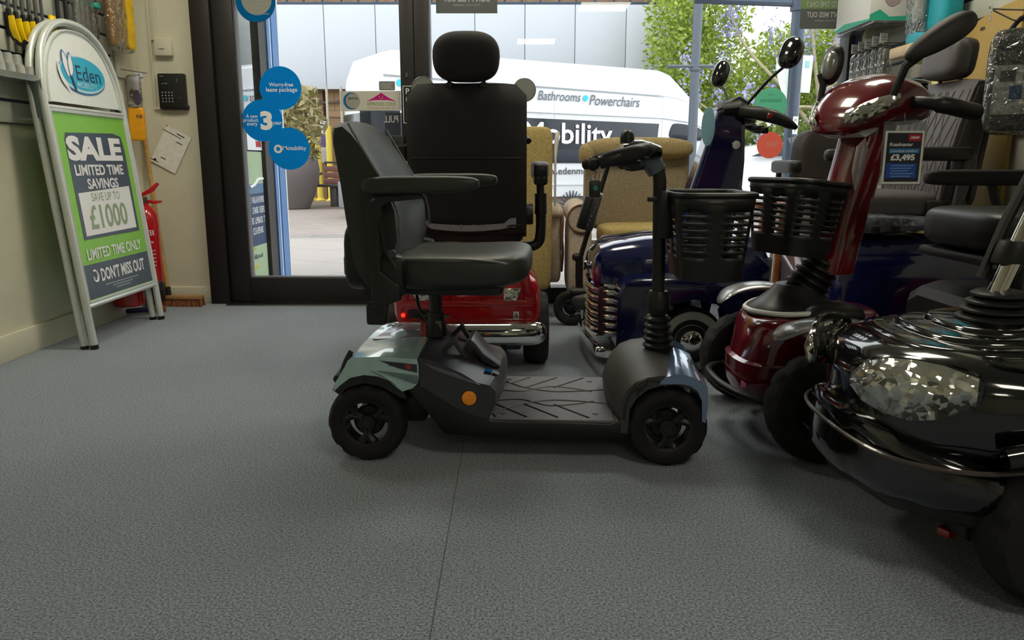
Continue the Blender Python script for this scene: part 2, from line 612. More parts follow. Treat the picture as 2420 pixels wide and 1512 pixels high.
m = MB(frame_dk)
m.b2(-.48, 1.94, 4.70, 4.83, 0, .10, .004); m.b2(-.48, 1.94, 4.70, 4.83, 2.38, 2.48, .004); m.b2(1.945, 1.985, 4.70, 4.83, 0, 2.48, .004)
m.use(blueframe); m.b2(1.985, 2.005, 4.72, 4.90, 0, 2.48)
m.use(framein); m.b2(2.005, 2.02, 4.70, 4.88, 0, 2.48); m.b2(-.482, -.476, 4.72, 4.8, .1, 2.38)
win = struct(m, 'window_1')
m = MB(winglass); m.b2(-.478, 1.947, 4.757, 4.763, .1, 2.38); struct(m, 'glass', win)

# perpendicular pane of the recessed entrance, with its post and the posters behind it
m = MB(blueframe); m.b2(-1.70, -1.6, 5.43, 5.56, 0, 2.5); m.b2(-1.66, -1.605, 5.34, 5.43, 0, 2.5)
m.use(frame_dk); m.b2(-1.70, -1.612, 5.18, 5.34, 0, 2.5); m.b2(-1.68, -1.612, 4.87, 5.18, 0, .07); m.use(whitep); m.b2(-1.63, -1.598, 5.56, 5.585, 0, 2.5); m.b2(-1.612, -1.604, 5.395, 5.41, 0, 2.5)
side = struct(m, 'window_2')
m = MB(paneglass); m.b2(-1.643, -1.637, 4.87, 5.19, .07, 2.45); struct(m, 'glass', side)
# dim neighbouring display space behind the pane
m = MB(mat('display_backing', '#8c918c', 0.8)); m.b2(-2.30, -2.26, 4.93, 5.8, 0, 2.5); m.b2(-2.3, -1.7, 5.78, 5.82, 0, 2.5); m.b2(-2.3, -1.7, 4.9, 5.8, -.02, .02); struct(m, 'trim_3')

def poster_text(rows, mb, x, y, z):
    for t, dy, dz, w, h, mm in rows:
        mb.use(mm); mb.text(t, (x, y + dy, z + dz), (0, 1, 0), (0, 0, 1), w, h, .01)
yell_t = mat('yellow_print', '#e9d630', 0.5, vary=0)
navy_t = mat('navy_print', '#1d3a63', 0.5, vary=0)
teal_pr = mat('slate_blue_print', '#5b7f9e', 0.5, vary=0)
green_pr = mat('pale_green_print', '#a9bf97', 0.5, vary=0)
m = MB(navy_t); m.b2(-1.6365, -1.6335, 4.88, 5.16, .33, .66)
m.use(teal_pr); m.b2(-1.6365, -1.6333, 4.88, 5.16, .66, .72)
m.use(green_pr); m.b2(-1.6365, -1.6335, 4.88, 5.16, .72, .92)
m.use(whitew); m.tube(cr([(-1.632, 4.89, .70), (-1.632, 4.98, .715), (-1.632, 5.05, .745), (-1.632, 5.15, .75)], 5), .009, 6)
m.use(green_pr); m.b2(-1.6365, -1.6335, 4.88, 5.16, .10, .33)
poster_text([('S  WALK-IN SHOWERS', 0, 0, .26, .042, whitew), ('CHAIRS  RISERS', .01, -.065, .24, .042, whitew), ('RS  LIMBADS  T', 0, -.13, .26, .042, whitew), ('ICE & REPAIRS', -.02, -.195, .2, .042, whitew),
             ('uk:', -.1, -.30, .05, .03, yell_t), ('bility.co.uk', -.04, -.36, .17, .042, navy_t), ('for free', -.09, -.42, .1, .03, yell_t)], m, -1.632, 5.02, .62)
solo(m, 'window_poster', 'navy and green shop poster in the narrow side pane left of the door', 'poster', (-1.632, 5.02, .1))
m = MB(whitew); m.b2(-1.6365, -1.6335, 4.9, 5.18, .93, 1.17)
m.use(mat('price_red', '#b01c22', 0.5, vary=0)); m.b2(-1.6335, -1.632, 5.06, 5.16, .95, 1.08); m.use(whitew); m.text('£495', (-1.631, 5.11, 1.02), (0, 1, 0), (0, 0, 1), .09, .07, .02)
solo(m, 'price_poster', 'white and red price poster reading 495 in the narrow side pane', 'poster', (-1.635, 5.04, .93))

# ceiling panels (lamps of the room; seen as reflections)
lampm = mat('panel_light', '#fff6e0', 0.5, emit=LAMP, vary=0)
for i, (x, y, w) in enumerate(((1.1, -.3, 'above the black scooter'), (.37, -3.0, 'far back in the middle of the shop'), (1.25, 3.4, 'above the blue scooter'), (-.1, 3.4, 'in front of the window'), (-1.45, 3.4, 'above the folded sign'))):
    t = thing('ceiling_light', 'square ceiling light panel ' + w, 'ceiling light', (x, y, 2.7), 0, 'ceiling light panels')
    m = MB(whitep)
    for q in ((-.3, 0, .02, .62), (.3, 0, .02, .62)):
        m.box((q[0], q[1], -.012), (q[2], q[3], .024), .003)
    for q in ((0, -.3), (0, .3)):
        m.box((q[0], q[1], -.012), (.6, .02, .024), .003)
    m.fin('frame', t)
    m = MB(lampm); m.b2(-.29, .29, -.29, .29, -.014, -.006); m.fin('diffuser', t)

# ================================================================= LEFT WALL AND CORNER
m = MB(slat)
z = 1.023
ks = []
while z < 2.6:
    m.b2(XL + .003, XL + .02, 2.0, 4.45, z, z + .1 - .012, .002); ks.append(z); z += .1017
m.use(navy_in); m.b2(XL + .002, XL + .008, 2.0, 4.45, 1.02, 2.6)
solo(m, 'slatwall_panel', 'pale slotted display panel with navy grooves on the left wall', 'wall panel', (XL, 3.2, 1.02))

t0 = None
for i in range(6):
    y = 3.53 + .05 * i
    zz = 1.44 - .004 * (i % 3)
    if t0 is None:
        t = thing('reaching_aid', 'x', 'reaching aid', (-2.168, y, zz), .75, 'reaching aids hanging on the left wall')
        m = MB(mat('grey_tube', '#6a6a68', 0.35, metal=0.6)); m.tube([(0, 0, .0), (0, 0, .62)], .0075, 8); m.fin('shaft', t)
        m = MB(blackp); m.tube(cr([(0, 0, .06), (0, 0, 0), (.004, -.004, -.05), (.03, -.02, -.085), (.05, -.03, -.07)], 4), [.011] * 17, 8)
        m.box((0, .014, .0), (.03, .018, .1), .006); m.fin('grip', t)
        m = MB(yellowp); m.prism([(-.012, .03), (.008, .034), (.012, -.02), (.022, -.07), (.034, -.088), (.022, -.094), (.0, -.075), (-.012, -.02)], (.006, -.017, 0), (1, -.5, 0), (0, 0, 1), (.006, .016, 0), .002); m.fin('trigger', t)
        m = MB(blackp); m.tube([(0, 0, .6), (.02, 0, .66)], .008, 6); m.tube([(0, 0, .6), (-.02, 0, .66)], .008, 6); m.fin('jaw', t)
        t0 = t; o = t
    else:
        o = dup(t0, (-2.168, y, zz), .75, 'x')
    o['label'] = ('first', 'second', 'third', 'fourth', 'fifth', 'sixth')[i] + ' yellow-handled black reaching aid from the picture edge, on the slotted wall'
m = MB(yellowp); m.box((-2.14, 3.81, 1.485), (.012, .05, .075), .005)
solo(m, 'yellow_tag', 'yellow tag hanging above the last reaching aid by the sign', 'tag', (-2.14, 3.81, 1.445))
m = MB(blackp)
m.sq((-2.165, 3.72, 1.27), (.06, .15, .2), .7, .7, f=lambda p: (p.x, p.y, p.z + .1 * math.sin(5 * p.y)))
m.sq((-2.165, 3.66, 1.335), (.05, .10, .05), .8, .8); m.use(yellowp); m.box((-2.132, 3.68, 1.27), (.01, .01, .03), .003)
solo(m, 'black_pouch', 'crumpled black pouch hanging below the yellow-handled reaching aids', 'pouch', (-2.165, 3.72, 1.17))

t = thing('display_rack', 'clear stepped plastic rack of rubber ferrules at left edge', 'rack', (-2.19, 3.36, 1.19), world=True)
m = MB(glassmat('clear_acrylic', (.93, .96, .94), 1.45, 1.2, .05, body='#c8d0ca', bodyfac=.35)); m.b2(-2.192, -2.07, 3.05, 3.62, 1.196, 1.203); m.b2(-2.192, -2.13, 3.05, 3.6, 1.25, 1.256); m.b2(-2.073, -2.066, 3.05, 3.62, 1.196, 1.222); m.b2(-2.133, -2.128, 3.05, 3.6, 1.2, 1.256)
m.fin('shelf', t)
m = MB(whitep); m.b2(-2.075, -2.055, 3.612, 3.628, 1.19, 1.235, .002); m.fin('shelf_end', t)
ferm = mat('grey_ferrule', '#9c9f98', 0.6, bump=.05)
f0 = None
CUR = Matrix.Identity(4)
for r in range(2):
    for i in range(7):
        y = 3.12 + .066 * i + .02 * r
        loc = (-2.10 - .06 * r, y, 1.2035 + .053 * r)
        if f0 is None:
            m = MB(ferm); m.lathe([(.026, 0), (.027, .006), (.022, .012), (.019, .05), (.016, .056), (.013, .056), (.012, .02)], n=20)
            f0 = m.fin('rubber_ferrule'); o = f0
        else:
            o = f0.copy(); COL.objects.link(o)
        o.location = loc
        tag(o, 'grey rubber walking stick ferrule in the %s row of the rack' % ('front', 'back')[r], 'ferrule', 'ferrules in the %s row' % ('front', 'back')[r])
# two black sticks
for i, y in enumerate((3.91, 3.98)):
    m = MB(blackp); m.tube([(-2.165, y, 1.30), (-2.165, y, 2.1)], .011, 10); m.use(rubber); m.tube([(-2.165, y, 1.285), (-2.165, y, 1.33)], .016, 10)
    solo(m, 'walking_stick', ('black walking stick hanging above the sign, nearer the reaching aids', 'black walking stick hanging above the sign, nearer the clear bags')[i], 'walking stick', (-2.165, y, 1.285), 'walking sticks above the sign')
# clear bags with tubes, yellow packs
t = thing('clear_tube_bag', 'clear bag of grey tubes with a teal cap hanging by the yellow pack', 'bag', (-2.13, 4.13, 1.42), world=True)
m = MB(plasticbag); m.sq((-2.165, 4.15, 1.70), (.06, .22, .5), .3, .6); m.fin('bag', t)
m = MB(mat('grey_film', '#aab0aa', .4))
for k in range(4):
    m.tube([(-2.165, 4.08 + .045 * k, 1.5), (-2.165, 4.085 + .042 * k, 1.90)], .012, 8)
m.fin('tube', t)
m = MB(mat('teal_cap', '#0f9d84', .4)); m.sq((-2.135, 4.22, 1.64), (.03, .05, .03), .6, .8); m.fin('cap', t)
yelm = mat('yellow_towel', '#f7c40e', 0.7, vary=.2, vs=20)
yelm2 = mat('ochre_towel', '#cf9a24', 0.7, vary=.2, vs=20)
t = thing('yellow_pack', 'yellow and ochre item hanging in a clear bag above the sign', 'pack', (-2.12, 4.52, 1.45), world=True)
m = MB(yelm2); m.sq((-2.13, 4.37, 1.72), (.03, .12, .5), .3, .5); m.fin('ochre_panel', t)
m = MB(yelm); m.sq((-2.10, 4.475, 1.72), (.035, .10, .52), .3, .5); m.fin('yellow_panel', t)
m = MB(plasticbag); m.sq((-2.12, 4.42, 1.72), (.07, .25, .56), .3, .5); m.fin('bag', t)
m = MB(cream); m.b2(-2.205, -2.19, 4.48, 4.66, 1.32, 1.46, .002); m.use(steel); m.tube([(-2.2, 4.52, 1.365), (-2.08, 4.60, 1.35)], .003, 6)
m.tube([(-2.2, 4.60, 1.33), (-2.12, 4.64, 1.33)], .003, 6)
solo(m, 'display_hook', 'cream card and wire hook holding the hanging packets', 'hook', (-2.19, 4.52, 1.27))
m = MB(whitew); m.box((-2.145, 4.64, 1.335), (.045, .003, .05)); m.use(stickblue); m.text('3', (-2.145, 4.637, 1.335), (1, 0, 0), (0, 0, 1), .015, .03)
solo(m, 'price_tag', 'small white price tag on the hook left of the keypad', 'price tag', (-2.145, 4.64, 1.31))
m = MB(plasticbag); m.at((-2.15, 4.575, 1.245)); m.sq((0, 0, 0), (.085, .03, .19), .4, .7)
m.use(whitew); m.box((-.01, .008, .015), (.07, .008, .14), .003, (0, .15, 0)); m.use(mat('purple_print', '#5b2f86', .5)); m.prism(ell(.024, .042), (.015, 0, -.03), (1, 0, 0), (0, 0, 1), (0, -.004, 0)); m.use(mat('skin_print', '#7c5548', .5)); m.prism(ell(.014, .03), (-.012, -.002, -.012), (1, 0, 0), (0, 0, 1), (0, -.004, 0))
m.at(); solo(m, 'hanging_packet', 'white and purple packet on a hook above the yellow bag', 'packet', (-2.15, 4.575, 1.15))
m = MB(mat('amber_bag', '#f7ae14', .45)); m.sq((-2.15, 4.58, 1.07), (.09, .035, .19), .3, .5)
m.use(mat('purple_print2', '#5a2a5a', .5, vary=0)); m.text('PUR', (-2.125, 4.561, 1.11), (1, 0, 0), (0, 0, 1), .035, .018, .02)
solo(m, 'yellow_bag', 'yellow bag with purple lettering hanging beside the sign', 'bag', (-2.15, 4.58, .97))

# corner fittings
t = thing('switch_box', 'square white switch box high on the wall beside the door frame', 'switch', (-2.035, 4.75, 1.51), world=True)
m = MB(cream); m.box((-2.027, 4.735, 1.512), (.1, .04, .1), .006); m.fin('box', t)
m = MB(cream); m.prism(rrect(.03, .03, .006), (-2.03, 4.714, 1.515), (1, 0, 0), (0, 0, 1), (0, -.006, 0)); m.fin('rocker', t)
m = MB(cream); m.b2(-2.10, -2.06, 4.735, 4.75, 1.55, 2.7, .002); m.b2(-2.115, -2.10, 4.738, 4.75, 1.17, 2.7, .002); m.b2(-2.115, -2.08, 4.735, 4.75, 1.16, 1.175)
solo(m, 'cable_trunking', 'cream cable trunking running up the wall beside the switch box', 'trunking', (-2.1, 4.75, 1.17))
t = thing('keypad_terminal', 'black wall keypad terminal left of the door frame', 'keypad', (-1.995, 4.75, 1.158), world=True)
m = MB(blackp); m.prism(rrect(.155, .2, .008), (-1.995, 4.75, 1.262), (1, 0, 0), (0, 0, 1), (0, -.035, 0), .003); m.box((-1.99, 4.74, 1.172), (.16, .05, .03), .01); m.fin('body', t)
m = MB(mat('dim_screen', '#23262c', .15)); m.b2(-2.04, -1.985, 4.714, 4.716, 1.29, 1.335); m.fin('screen', t)
m = MB(mat('key_grey', '#9a9a9a', .5))
for r in range(4):
    for c in range(4):
        m.box((-2.05 + .019 * c, 4.713, 1.255 - .017 * r), (.008, .004, .008), .001)
for c in range(3):
    m.box((-2.045 + .012 * c, 4.713, 1.305), (.006, .003, .006))
m.text('LC', (-1.95, 4.714, 1.225), (1, 0, 0), (0, 0, 1), .014, .007); m.b2(-2.06, -2.035, 4.713, 4.715, 1.345, 1.349); m.b2(-1.962, -1.96, 4.713, 4.715, 1.315, 1.335)
m.fin('keys', t)
m = MB(mat('sheet_paper', '#eeece2', .6))
a = .52
m.at((-2.04, 4.742, .93), (0, .50, 0)); m.box((0, 0, 0), (.16, .002, .24)); m.use(dkprint)
for q in ((-.03, .085, .12, .004), (.02, .1, .05, .006), (-.06, -.105, .05, .004), (.03, .055, .04, .005), (-.02, -.07, .03, .005)):
    m.box((q[0], -.0015, q[1]), (q[2], .001, q[3]))
m.prism(circ(.008, 12), (-.06, -.001, -.10), (1, 0, 0), (0, 0, 1), (0, -.001, 0)); m.prism(circ(.004, 10), (-.075, -.001, .115), (1, 0, 0), (0, 0, 1), (0, -.001, 0))
m.at(); solo(m, 'paper_notice', 'tilted sheet of paper taped to the wall below the keypad', 'paper', (-2.04, 4.742, .81))

# broom
t = thing('broom', 'wooden broom with brown bristles leaning in the corner by the door', 'broom', (-2.06, 4.64, 0), world=True)
m = MB(wood2); m.tube([(-2.085, 4.635, .07), (-2.185, 4.725, 1.02)], .0125, 12); m.fin('handle', t)
m = MB(blackp); m.tube([(-2.082, 4.632, .05), (-2.09, 4.639, .115)], .018, 12); m.fin('socket', t)
m = MB(woodm); m.box((-2.03, 4.625, .055), (.32, .06, .022), .006, (0, 0, -.06)); m.fin('brush_head', t)
bristle = mat('bristle_brown', '#8a5230', .8, vary=.4, vs=120)
m = MB(bristle)
for i in range(64):
    for j in range(5):
        x = -2.185 + .31 * i / 63; y = 4.605 + .012 * j - (x + 2.03) * .06
        m.tube([(x, y, .047), (x + random.uniform(-.006, .014), y + (j - 2) * .006, .001)], [.0035, .0028], 4)
m.fin('bristles', t)
m = MB(mat('dark_blue_plastic', '#1b2552', .4)); m.sq((-2.13, 4.36, .025), (.16, .035, .03), .6, .7, rot=(0, 0, .5)); m.use(bristle); m.box((-2.06, 4.41, .02), (.1, .04, .035), .008, (0, 0, .5))
solo(m, 'hand_brush', 'small dark blue hand brush lying on the carpet behind the sign', 'brush', (-2.12, 4.38, 0))

def extinguisher(loc, label, h, r, text):
    t = thing('fire_extinguisher', label, 'fire extinguisher', loc, .35)
    m = MB(extred); m.lathe([(r * .9, .06), (r, .075), (r, h - .09), (r * .93, h - .05), (r * .6, h - .012), (r * .3, h), (r * .28, h + .015)], n=32); m.fin('cylinder', t)
    m = MB(blackp); m.lathe([(r * .96, 0), (r * 1.02, .01), (r * 1.02, .085), (r * .98, .09)], n=32); m.fin('base', t)
    m = MB(steel); m.lathe([(r * .22, h + .01), (r * .22, h + .05), (.008, h + .052)], n=16); m.fin('valve', t)
    m = MB(extred); m.prism([(-.02, 0), (.05, .03), (.085, .075), (.07, .085), (.03, .05), (-.02, .02)], (0, .009, h + .05), (1, 0, 0), (0, 0, 1), (0, -.018, 0), .003); m.prism([(-.01, -.01), (.05, -.02), (.09, -.012), (.09, .0), (.04, .0), (-.01, .01)], (0, .009, h + .03), (1, 0, 0), (0, 0, 1), (0, -.018, 0), .003); m.fin('lever', t)
    m = MB(blackp); m.tube(cr([(-.02, 0, h + .03), (-r - .01, 0, h - .02), (-r - .014, 0, h - .2), (-r - .012, 0, .2)], 5), .009, 8); m.fin('hose', t)
    if text:
        m = MB(whitew)
        n0 = 9
        for q, (tt, zz, hh, span) in enumerate(((text, h * .72, .03, 1.1), ('9 LITRE', h * .62, .012, .8))):
            for k, ch in enumerate(tt):
                if ch == ' ':
                    continue
                an = -PI / 2 + .1 + (k - (len(tt) - 1) / 2) * span / len(tt)
                m.text(ch, ((r + .0012) * math.cos(an), (r + .0012) * math.sin(an), zz), (-math.sin(an), math.cos(an), 0), (0, 0, 1), span / len(tt) * r * .75, hh, .02)
        for k in range(5):
            an = -PI / 2 + .1
            m.box(((r) * math.cos(an), (r) * math.sin(an), h * (.53 - .04 * k)), (.06, .002, .004), 0, (0, 0, an + PI / 2))
        m.fin('label_print', t)
    return t
extinguisher((-2.138, 4.56, 0.06), 'red water fire extinguisher standing behind the folded sign and broom', .545, .063, 'WATER')
m = MB(extred); m.lathe([(.07, .0), (.08, .01), (.08, .34), (.05, .42), (.02, .44)], (-2.125, 4.235, .075), n=28); m.use(blackp); m.lathe([(.02, .44), (.025, .5), (.01, .51)], (-2.125, 4.235, .075), n=16); m.box((-2.0, 4.3, .17), (.05, .1, .05), .008)
m.use(steel); m.box((-2.198, 4.22, .3), (.02, .06, .1), .003)
solo(m, 'fire_extinguisher', 'second red extinguisher hung low on the left wall, its base below the sign', 'fire extinguisher', (-2.125, 4.235, .07))

# ================================================================= FOLDED PAVEMENT SIGN (leans on the left wall)
UPV = V((-.14, 0, 1.5)).normalized()
def SP(s, t, n=0.0):      # point on the sign: along the floor, up the board, out from the board
    return V((-1.945, 3.5, 0)) + V((0, 1, 0)) * s + UPV * t + V((1.5, 0, .14)).normalized() * n
t = thing('pavement_sign', 'folded white pavement sign with green sale poster leaning by the left wall', 'sign', (-1.95, 3.84, 0), world=True)
alum = mat('white_aluminium', '#d6dcd6', .3, metal=.25, coat=.3, vary=.04)
def arch(n, w0=0.012, w1=.712, top=1.50, spring=1.13):
    c = (w0 + w1) / 2
    h = (w1 - w0) / 2
    pts = [SP(w0, .005, n)] + [SP(w0, .3, n), SP(w0, .7, n)]
    for k in range(21):
        a = PI - PI * k / 20
        pts.append(SP(c + h * sgnp(math.cos(a), .85), spring + (top - spring) * sgnp(math.sin(a), .95), n))
    return pts + [SP(w1, .7, n), SP(w1, .3, n), SP(w1, .005, n)]
for nm, n in (('front_frame', 0.0), ('rear_frame', -.045)):
    m = MB(alum); m.tube(arch(n), .017, 12)
    if n == 0:
        m.tube([SP(.02, .2, 0), SP(.70, .2, 0)], .014, 8); m.tube([SP(.02, 1.1, 0), SP(.70, 1.1, 0)], .011, 8); m.tube(arch(0.004, .05, .674, 1.463, 1.12)[3:-3], .007, 8)
    fr = m.fin(nm, t)
    for s_ in (.012, .712):
        m = MB(blackp); m.tube([SP(s_, .001, n), SP(s_, .02, n)], .0185, 10); m.fin('foot', fr)
m = MB(alum); pass
for s_ in (.012, .712):
    m = MB(mat('bracket_grey' + str(s_)[2:3], '#74817a', .35, metal=.4)); m.prism(rrect(.026, .17, .012), SP(s_, 1.13, -.05), (0, 1, 0), UPV, V((.06, 0, .005)), .003); m.fin('hinge_bracket', t)
c = .362; h = .33
pl = [(.035, 1.125), (.69, 1.125)] + [(c + h * sgnp(math.cos(PI * k / 20), .85), 1.14 + .33 * sgnp(math.sin(PI * k / 20), .95)) for k in range(21)]
hp = MB(mat('sign_header_white', '#eef2ee', .35, vary=.02)); hp.prism(pl, SP(0, 0, -.006), (0, 1, 0), UPV, V((.01, 0, 0))); hd = hp.fin('header_panel', t)
aq = mat('aqua_print', '#1fb3d6', .4, vary=.04); aq2 = mat('deep_blue_print', '#2d6fae', .4, vary=0); ltaq = mat('pale_blue_print', '#bfe6f2', .4, vary=0)
m = MB(aq2); m.flat(ell(.205, .088, 40, .365, 1.262), SP(0, 0, .0075), (0, 1, 0), UPV)
m.use(ltaq); m.flat(ell(.2, .084, 40, .366, 1.265), SP(0, 0, .0082), (0, 1, 0), UPV)
m.use(aq); m.flat(ell(.192, .077, 40, .372, 1.270), SP(0, 0, .0089), (0, 1, 0), UPV)
m.use(navy_t); m.text('Eden', SP(.415, 1.272, .0096), (0, 1, 0), UPV, .215, .07, .005)
m.use(ltaq); m.text('MOBILITY', SP(.39, 1.218, .0096), (0, 1, 0), UPV, .175, .026, .005)
def leaf(pts, mm, n):
    m.use(mm); m.flat(cr2(pts, 5), SP(0, 0, n), (0, 1, 0), UPV)
leaf([(.235, 1.24), (.205, 1.30), (.215, 1.365), (.245, 1.34), (.258, 1.29)], aq2, .0096)
leaf([(.237, 1.245), (.211, 1.30), (.218, 1.355), (.242, 1.334), (.252, 1.29)], whitew, .0102)
leaf([(.25, 1.245), (.245, 1.31), (.272, 1.362), (.292, 1.32), (.285, 1.27)], aq2, .0108)
leaf([(.254, 1.25), (.251, 1.31), (.273, 1.352), (.286, 1.318), (.28, 1.275)], whitew, .0114)
leaf([(.17, 1.32), (.155, 1.28), (.175, 1.22), (.235, 1.18), (.19, 1.24), (.175, 1.285)], whitew, .0108)
leaf([(.255, 1.25), (.262, 1.21), (.285, 1.18), (.275, 1.22), (.262, 1.255)], navy_t, .012)
m.fin('header_print', hd)
pg = mat('lime_print', '#8ccc4c', .35, vary=.03); pgrey = mat('slate_print', '#4d5866', .35, vary=.03)
m = MB(pg); m.prism([(.035, .215), (.69, .215), (.69, 1.085), (.035, 1.085)], SP(0, 0, -.006), (0, 1, 0), UPV, V((.010, 0, 0))); po = m.fin('poster', t)
m = MB(alum)
for a, b in (((.035, .215), (.035, 1.09)), ((.69, .215), (.69, 1.09)), ((.035, 1.085), (.69, 1.085)), ((.035, .213), (.69, .213))):
    m.tube([SP(a[0], a[1], .004), SP(b[0], b[1], .004)], .0085, 6)
m.fin('poster_frame', po)
m = MB(pgrey); m.flat([(.105, .96), (.12, .99), (.55, 1.0), (.625, .985), (.64, .92), (.64, .50), (.10, .50)], SP(0, 0, .0055), (0, 1, 0), UPV)
m.flat([(.045, .225), (.68, .225), (.68, .385), (.045, .385)], SP(0, 0, .0055), (0, 1, 0), UPV)
m.use(whitew); m.flat([(.125, .515), (.125, .715), (.615, .735), (.615, .52)], SP(0, 0, .0062), (0, 1, 0), UPV)
m.text('SALE', SP(.355, .92, .007), (0, 1, 0), UPV, .5, .115, .05)
m.text('LIMITED TIME', SP(.36, .82, .007), (0, 1, 0), UPV, .45, .05, .03)
m.text('SAVINGS', SP(.365, .755, .007), (0, 1, 0), UPV, .29, .05, .03)
sage = mat('sage_print', '#98ab8a', .4, vary=0); m.use(sage)
m.text('SAVE UP TO', SP(.365, .692, .007), (0, 1, 0), UPV, .27, .04, .005); m.text('£1000', SP(.36, .598, .007), (0, 1, 0), UPV, .36, .115, .02)
m.use(whitew); m.text('LIMITED TIME ONLY', SP(.36, .43, .007), (0, 1, 0), UPV, .53, .052, .02)
m.text('DON\u2019T MISS OUT', SP(.40, .325, .007), (0, 1, 0), UPV, .44, .062, .03)
m.tube(cr([SP(.115, .35, .007), SP(.135, .352, .007), SP(.15, .33, .007), (SP(.14, .303, .007)), SP(.115, .305, .007), SP(.11, .325, .007)], 4), .005, 6)
lg = mat('grey_small_print', '#a5abb2', .5, vary=0); m.use(lg)
for k, w in enumerate((.33, .2, .14)):
    m.b2(-9, -9, 0, 0, 0, 0) if False else m.flat([(.37 - w / 2, .272 - .013 * k), (.37 + w / 2, .272 - .013 * k), (.37 + w / 2, .277 - .013 * k), (.37 - w / 2, .277 - .013 * k)], SP(0, 0, .007), (0, 1, 0), UPV)
m.fin('poster_print', po)
CUR = Matrix.Identity(4)

# ================================================================= STICKERS AND SIGNS ON THE GLASS
YS = 4.7555
U, W_ = (1, 0, 0), (0, 0, 1)
def disc(m, mm, x, z, rx, rz, d):
    m.use(mm); m.flat(ell(rx, rz, 48, x, z), (0, YS - d, 0), U, W_)
m = MB(); disc(m, mat('sticker_rim', '#2a2a33', .4), -1.484, 1.765, .115, .115, 0.0); disc(m, stickblue, -1.484, 1.765, .112, .112, .0006); disc(m, leafmat('sticker_cream', '#c9c7ba', '#c9c7ba'), -1.478, 1.778, .088, .088, .0012)
m.use(dkprint); m.text('BHTA', (-1.475, YS - .0018, 1.797), U, W_, .12, .035, .02); m.use(lg)
for k, s_ in enumerate(('British', 'Healthcare', 'Trades', 'Association')):
    m.text(s_, (-1.50 + .008 * len(s_) * .5, YS - .0018, 1.762 - .021 * k), U, W_, .0085 * len(s_), .012)
solo(m, 'round_sticker', 'round blue-edged BHTA sticker at the top of the door glass', 'sticker', (-1.484, YS, 1.765))
m = MB(stickblue)
C3 = ((-1.368, 1.283, .124), (-1.487, 1.097, .121), (-1.336, .934, .124))
def isect(a, b):
    dx, dz = b[0] - a[0], b[1] - a[1]
    D = math.hypot(dx, dz); q = (a[2] ** 2 - b[2] ** 2 + D * D) / (2 * D); h_ = math.sqrt(a[2] ** 2 - q * q)
    return [(a[0] + q * dx / D + s_ * h_ * dz / D, a[1] + q * dz / D - s_ * h_ * dx / D) for s_ in (1, -1)]
def arc(c, p, q, n):
    a0 = math.atan2(p[1] - c[1], p[0] - c[0]); a1 = math.atan2(q[1] - c[1], q[0] - c[0])
    while a1 < a0:
        a1 += 2 * PI
    return [(c[0] + c[2] * math.cos(a0 + (a1 - a0) * k / n), c[1] + c[2] * math.sin(a0 + (a1 - a0) * k / n)) for k in range(n + 1)]
i12 = sorted(isect(C3[0], C3[1])); i23 = sorted(isect(C3[1], C3[2]))
pl = arc(C3[0], i12[1], i12[0], 48) + arc(C3[1], i12[0], i23[0], 32)[1:] + arc(C3[2], i23[0], i23[1], 48)[1:] + arc(C3[1], i23[1], i12[1], 16)[1:-1]
m.flat(pl, (0, YS, 0), U, W_)
d = .0016
m.use(whitew); m.text('Worry-free', (-1.363, YS - d, 1.300), U, W_, .142, .030, .01); m.text('lease package', (-1.361, YS - d, 1.271), U, W_, .185, .032, .01)
m.text('A new', (-1.547, YS - d, 1.123), U, W_, .07, .021, .01); m.text('product', (-1.555, YS - d, 1.097), U, W_, .088, .026, .01); m.text('every', (-1.548, YS - d, 1.072), U, W_, .062, .022, .01)
m.text('3', (-1.462, YS - d, 1.097), U, W_, .072, .11, .05); m.text('years', (-1.393, YS - d, 1.078), U, W_, .062, .022, .01)
m.text('Motability', (-1.303, YS - d, .934), U, W_, .14, .032, .008)
for k in range(16):
    a = 2 * PI * k / 16
    m.at((-1.402, YS - d, .932), (0, a, 0)); m.flat([(-.003, .012), (.003, .012), (.005, .025), (-.005, .025)], (0, 0, 0), U, W_)
m.at(); solo(m, 'three_circle_sticker', 'blue sticker of three joined circles on the door glass', 'sticker', (-1.4, YS, .81))
m = MB(leafmat('sticker_beige', '#bfb9a6', '#bfb9a6')); m.flat([(-1.017, 1.150), (-.658, 1.156), (-.658, 1.268), (-1.017, 1.266)], (0, YS, 0), U, W_)
disc(m, stickblue, -.951, 1.21, .049, .049, .0006); disc(m, dkprint, -.945, 1.21, .045, .045, .0012); disc(m, bpy.data.materials['sticker_cream'], -.943, 1.21, .043, .043, .0018)
m.use(dkprint); m.text('BHTA', (-.94, YS - .0024, 1.224), U, W_, .055, .014, .02)
pink = leafmat('magenta_print', '#d42a88', '#d42a88'); m.use(pink); m.flat([(-.865, 1.207), (-.82, 1.228), (-.775, 1.257), (-.73, 1.228), (-.685, 1.207), (-.735, 1.215), (-.815, 1.215)], (0, YS - .0006, 0), U, W_)
m.use(bpy.data.materials['sticker_cream']); m.tube([(-.785, YS - .001, 1.24), (-.785, YS - .001, 1.226), (-.775, YS - .001, 1.221), (-.765, YS - .001, 1.226), (-.765, YS - .001, 1.24)], .002, 5)
m.use(mat('olive_print', '#5d7a2a', .5, vary=0)); m.text('APPROVED CODE', (-.776, YS - .0006, 1.192), U, W_, .17, .020, .01); m.use(mat('brown_print', '#9a6a58', .5, vary=0)); m.text('TRADINGSTANDARDS.UK', (-.776, YS - .0006, 1.169), U, W_, .165, .013)
solo(m, 'approval_sticker', 'beige sticker with pink roof and APPROVED CODE lettering on the door', 'sticker', (-.84, YS, 1.15))
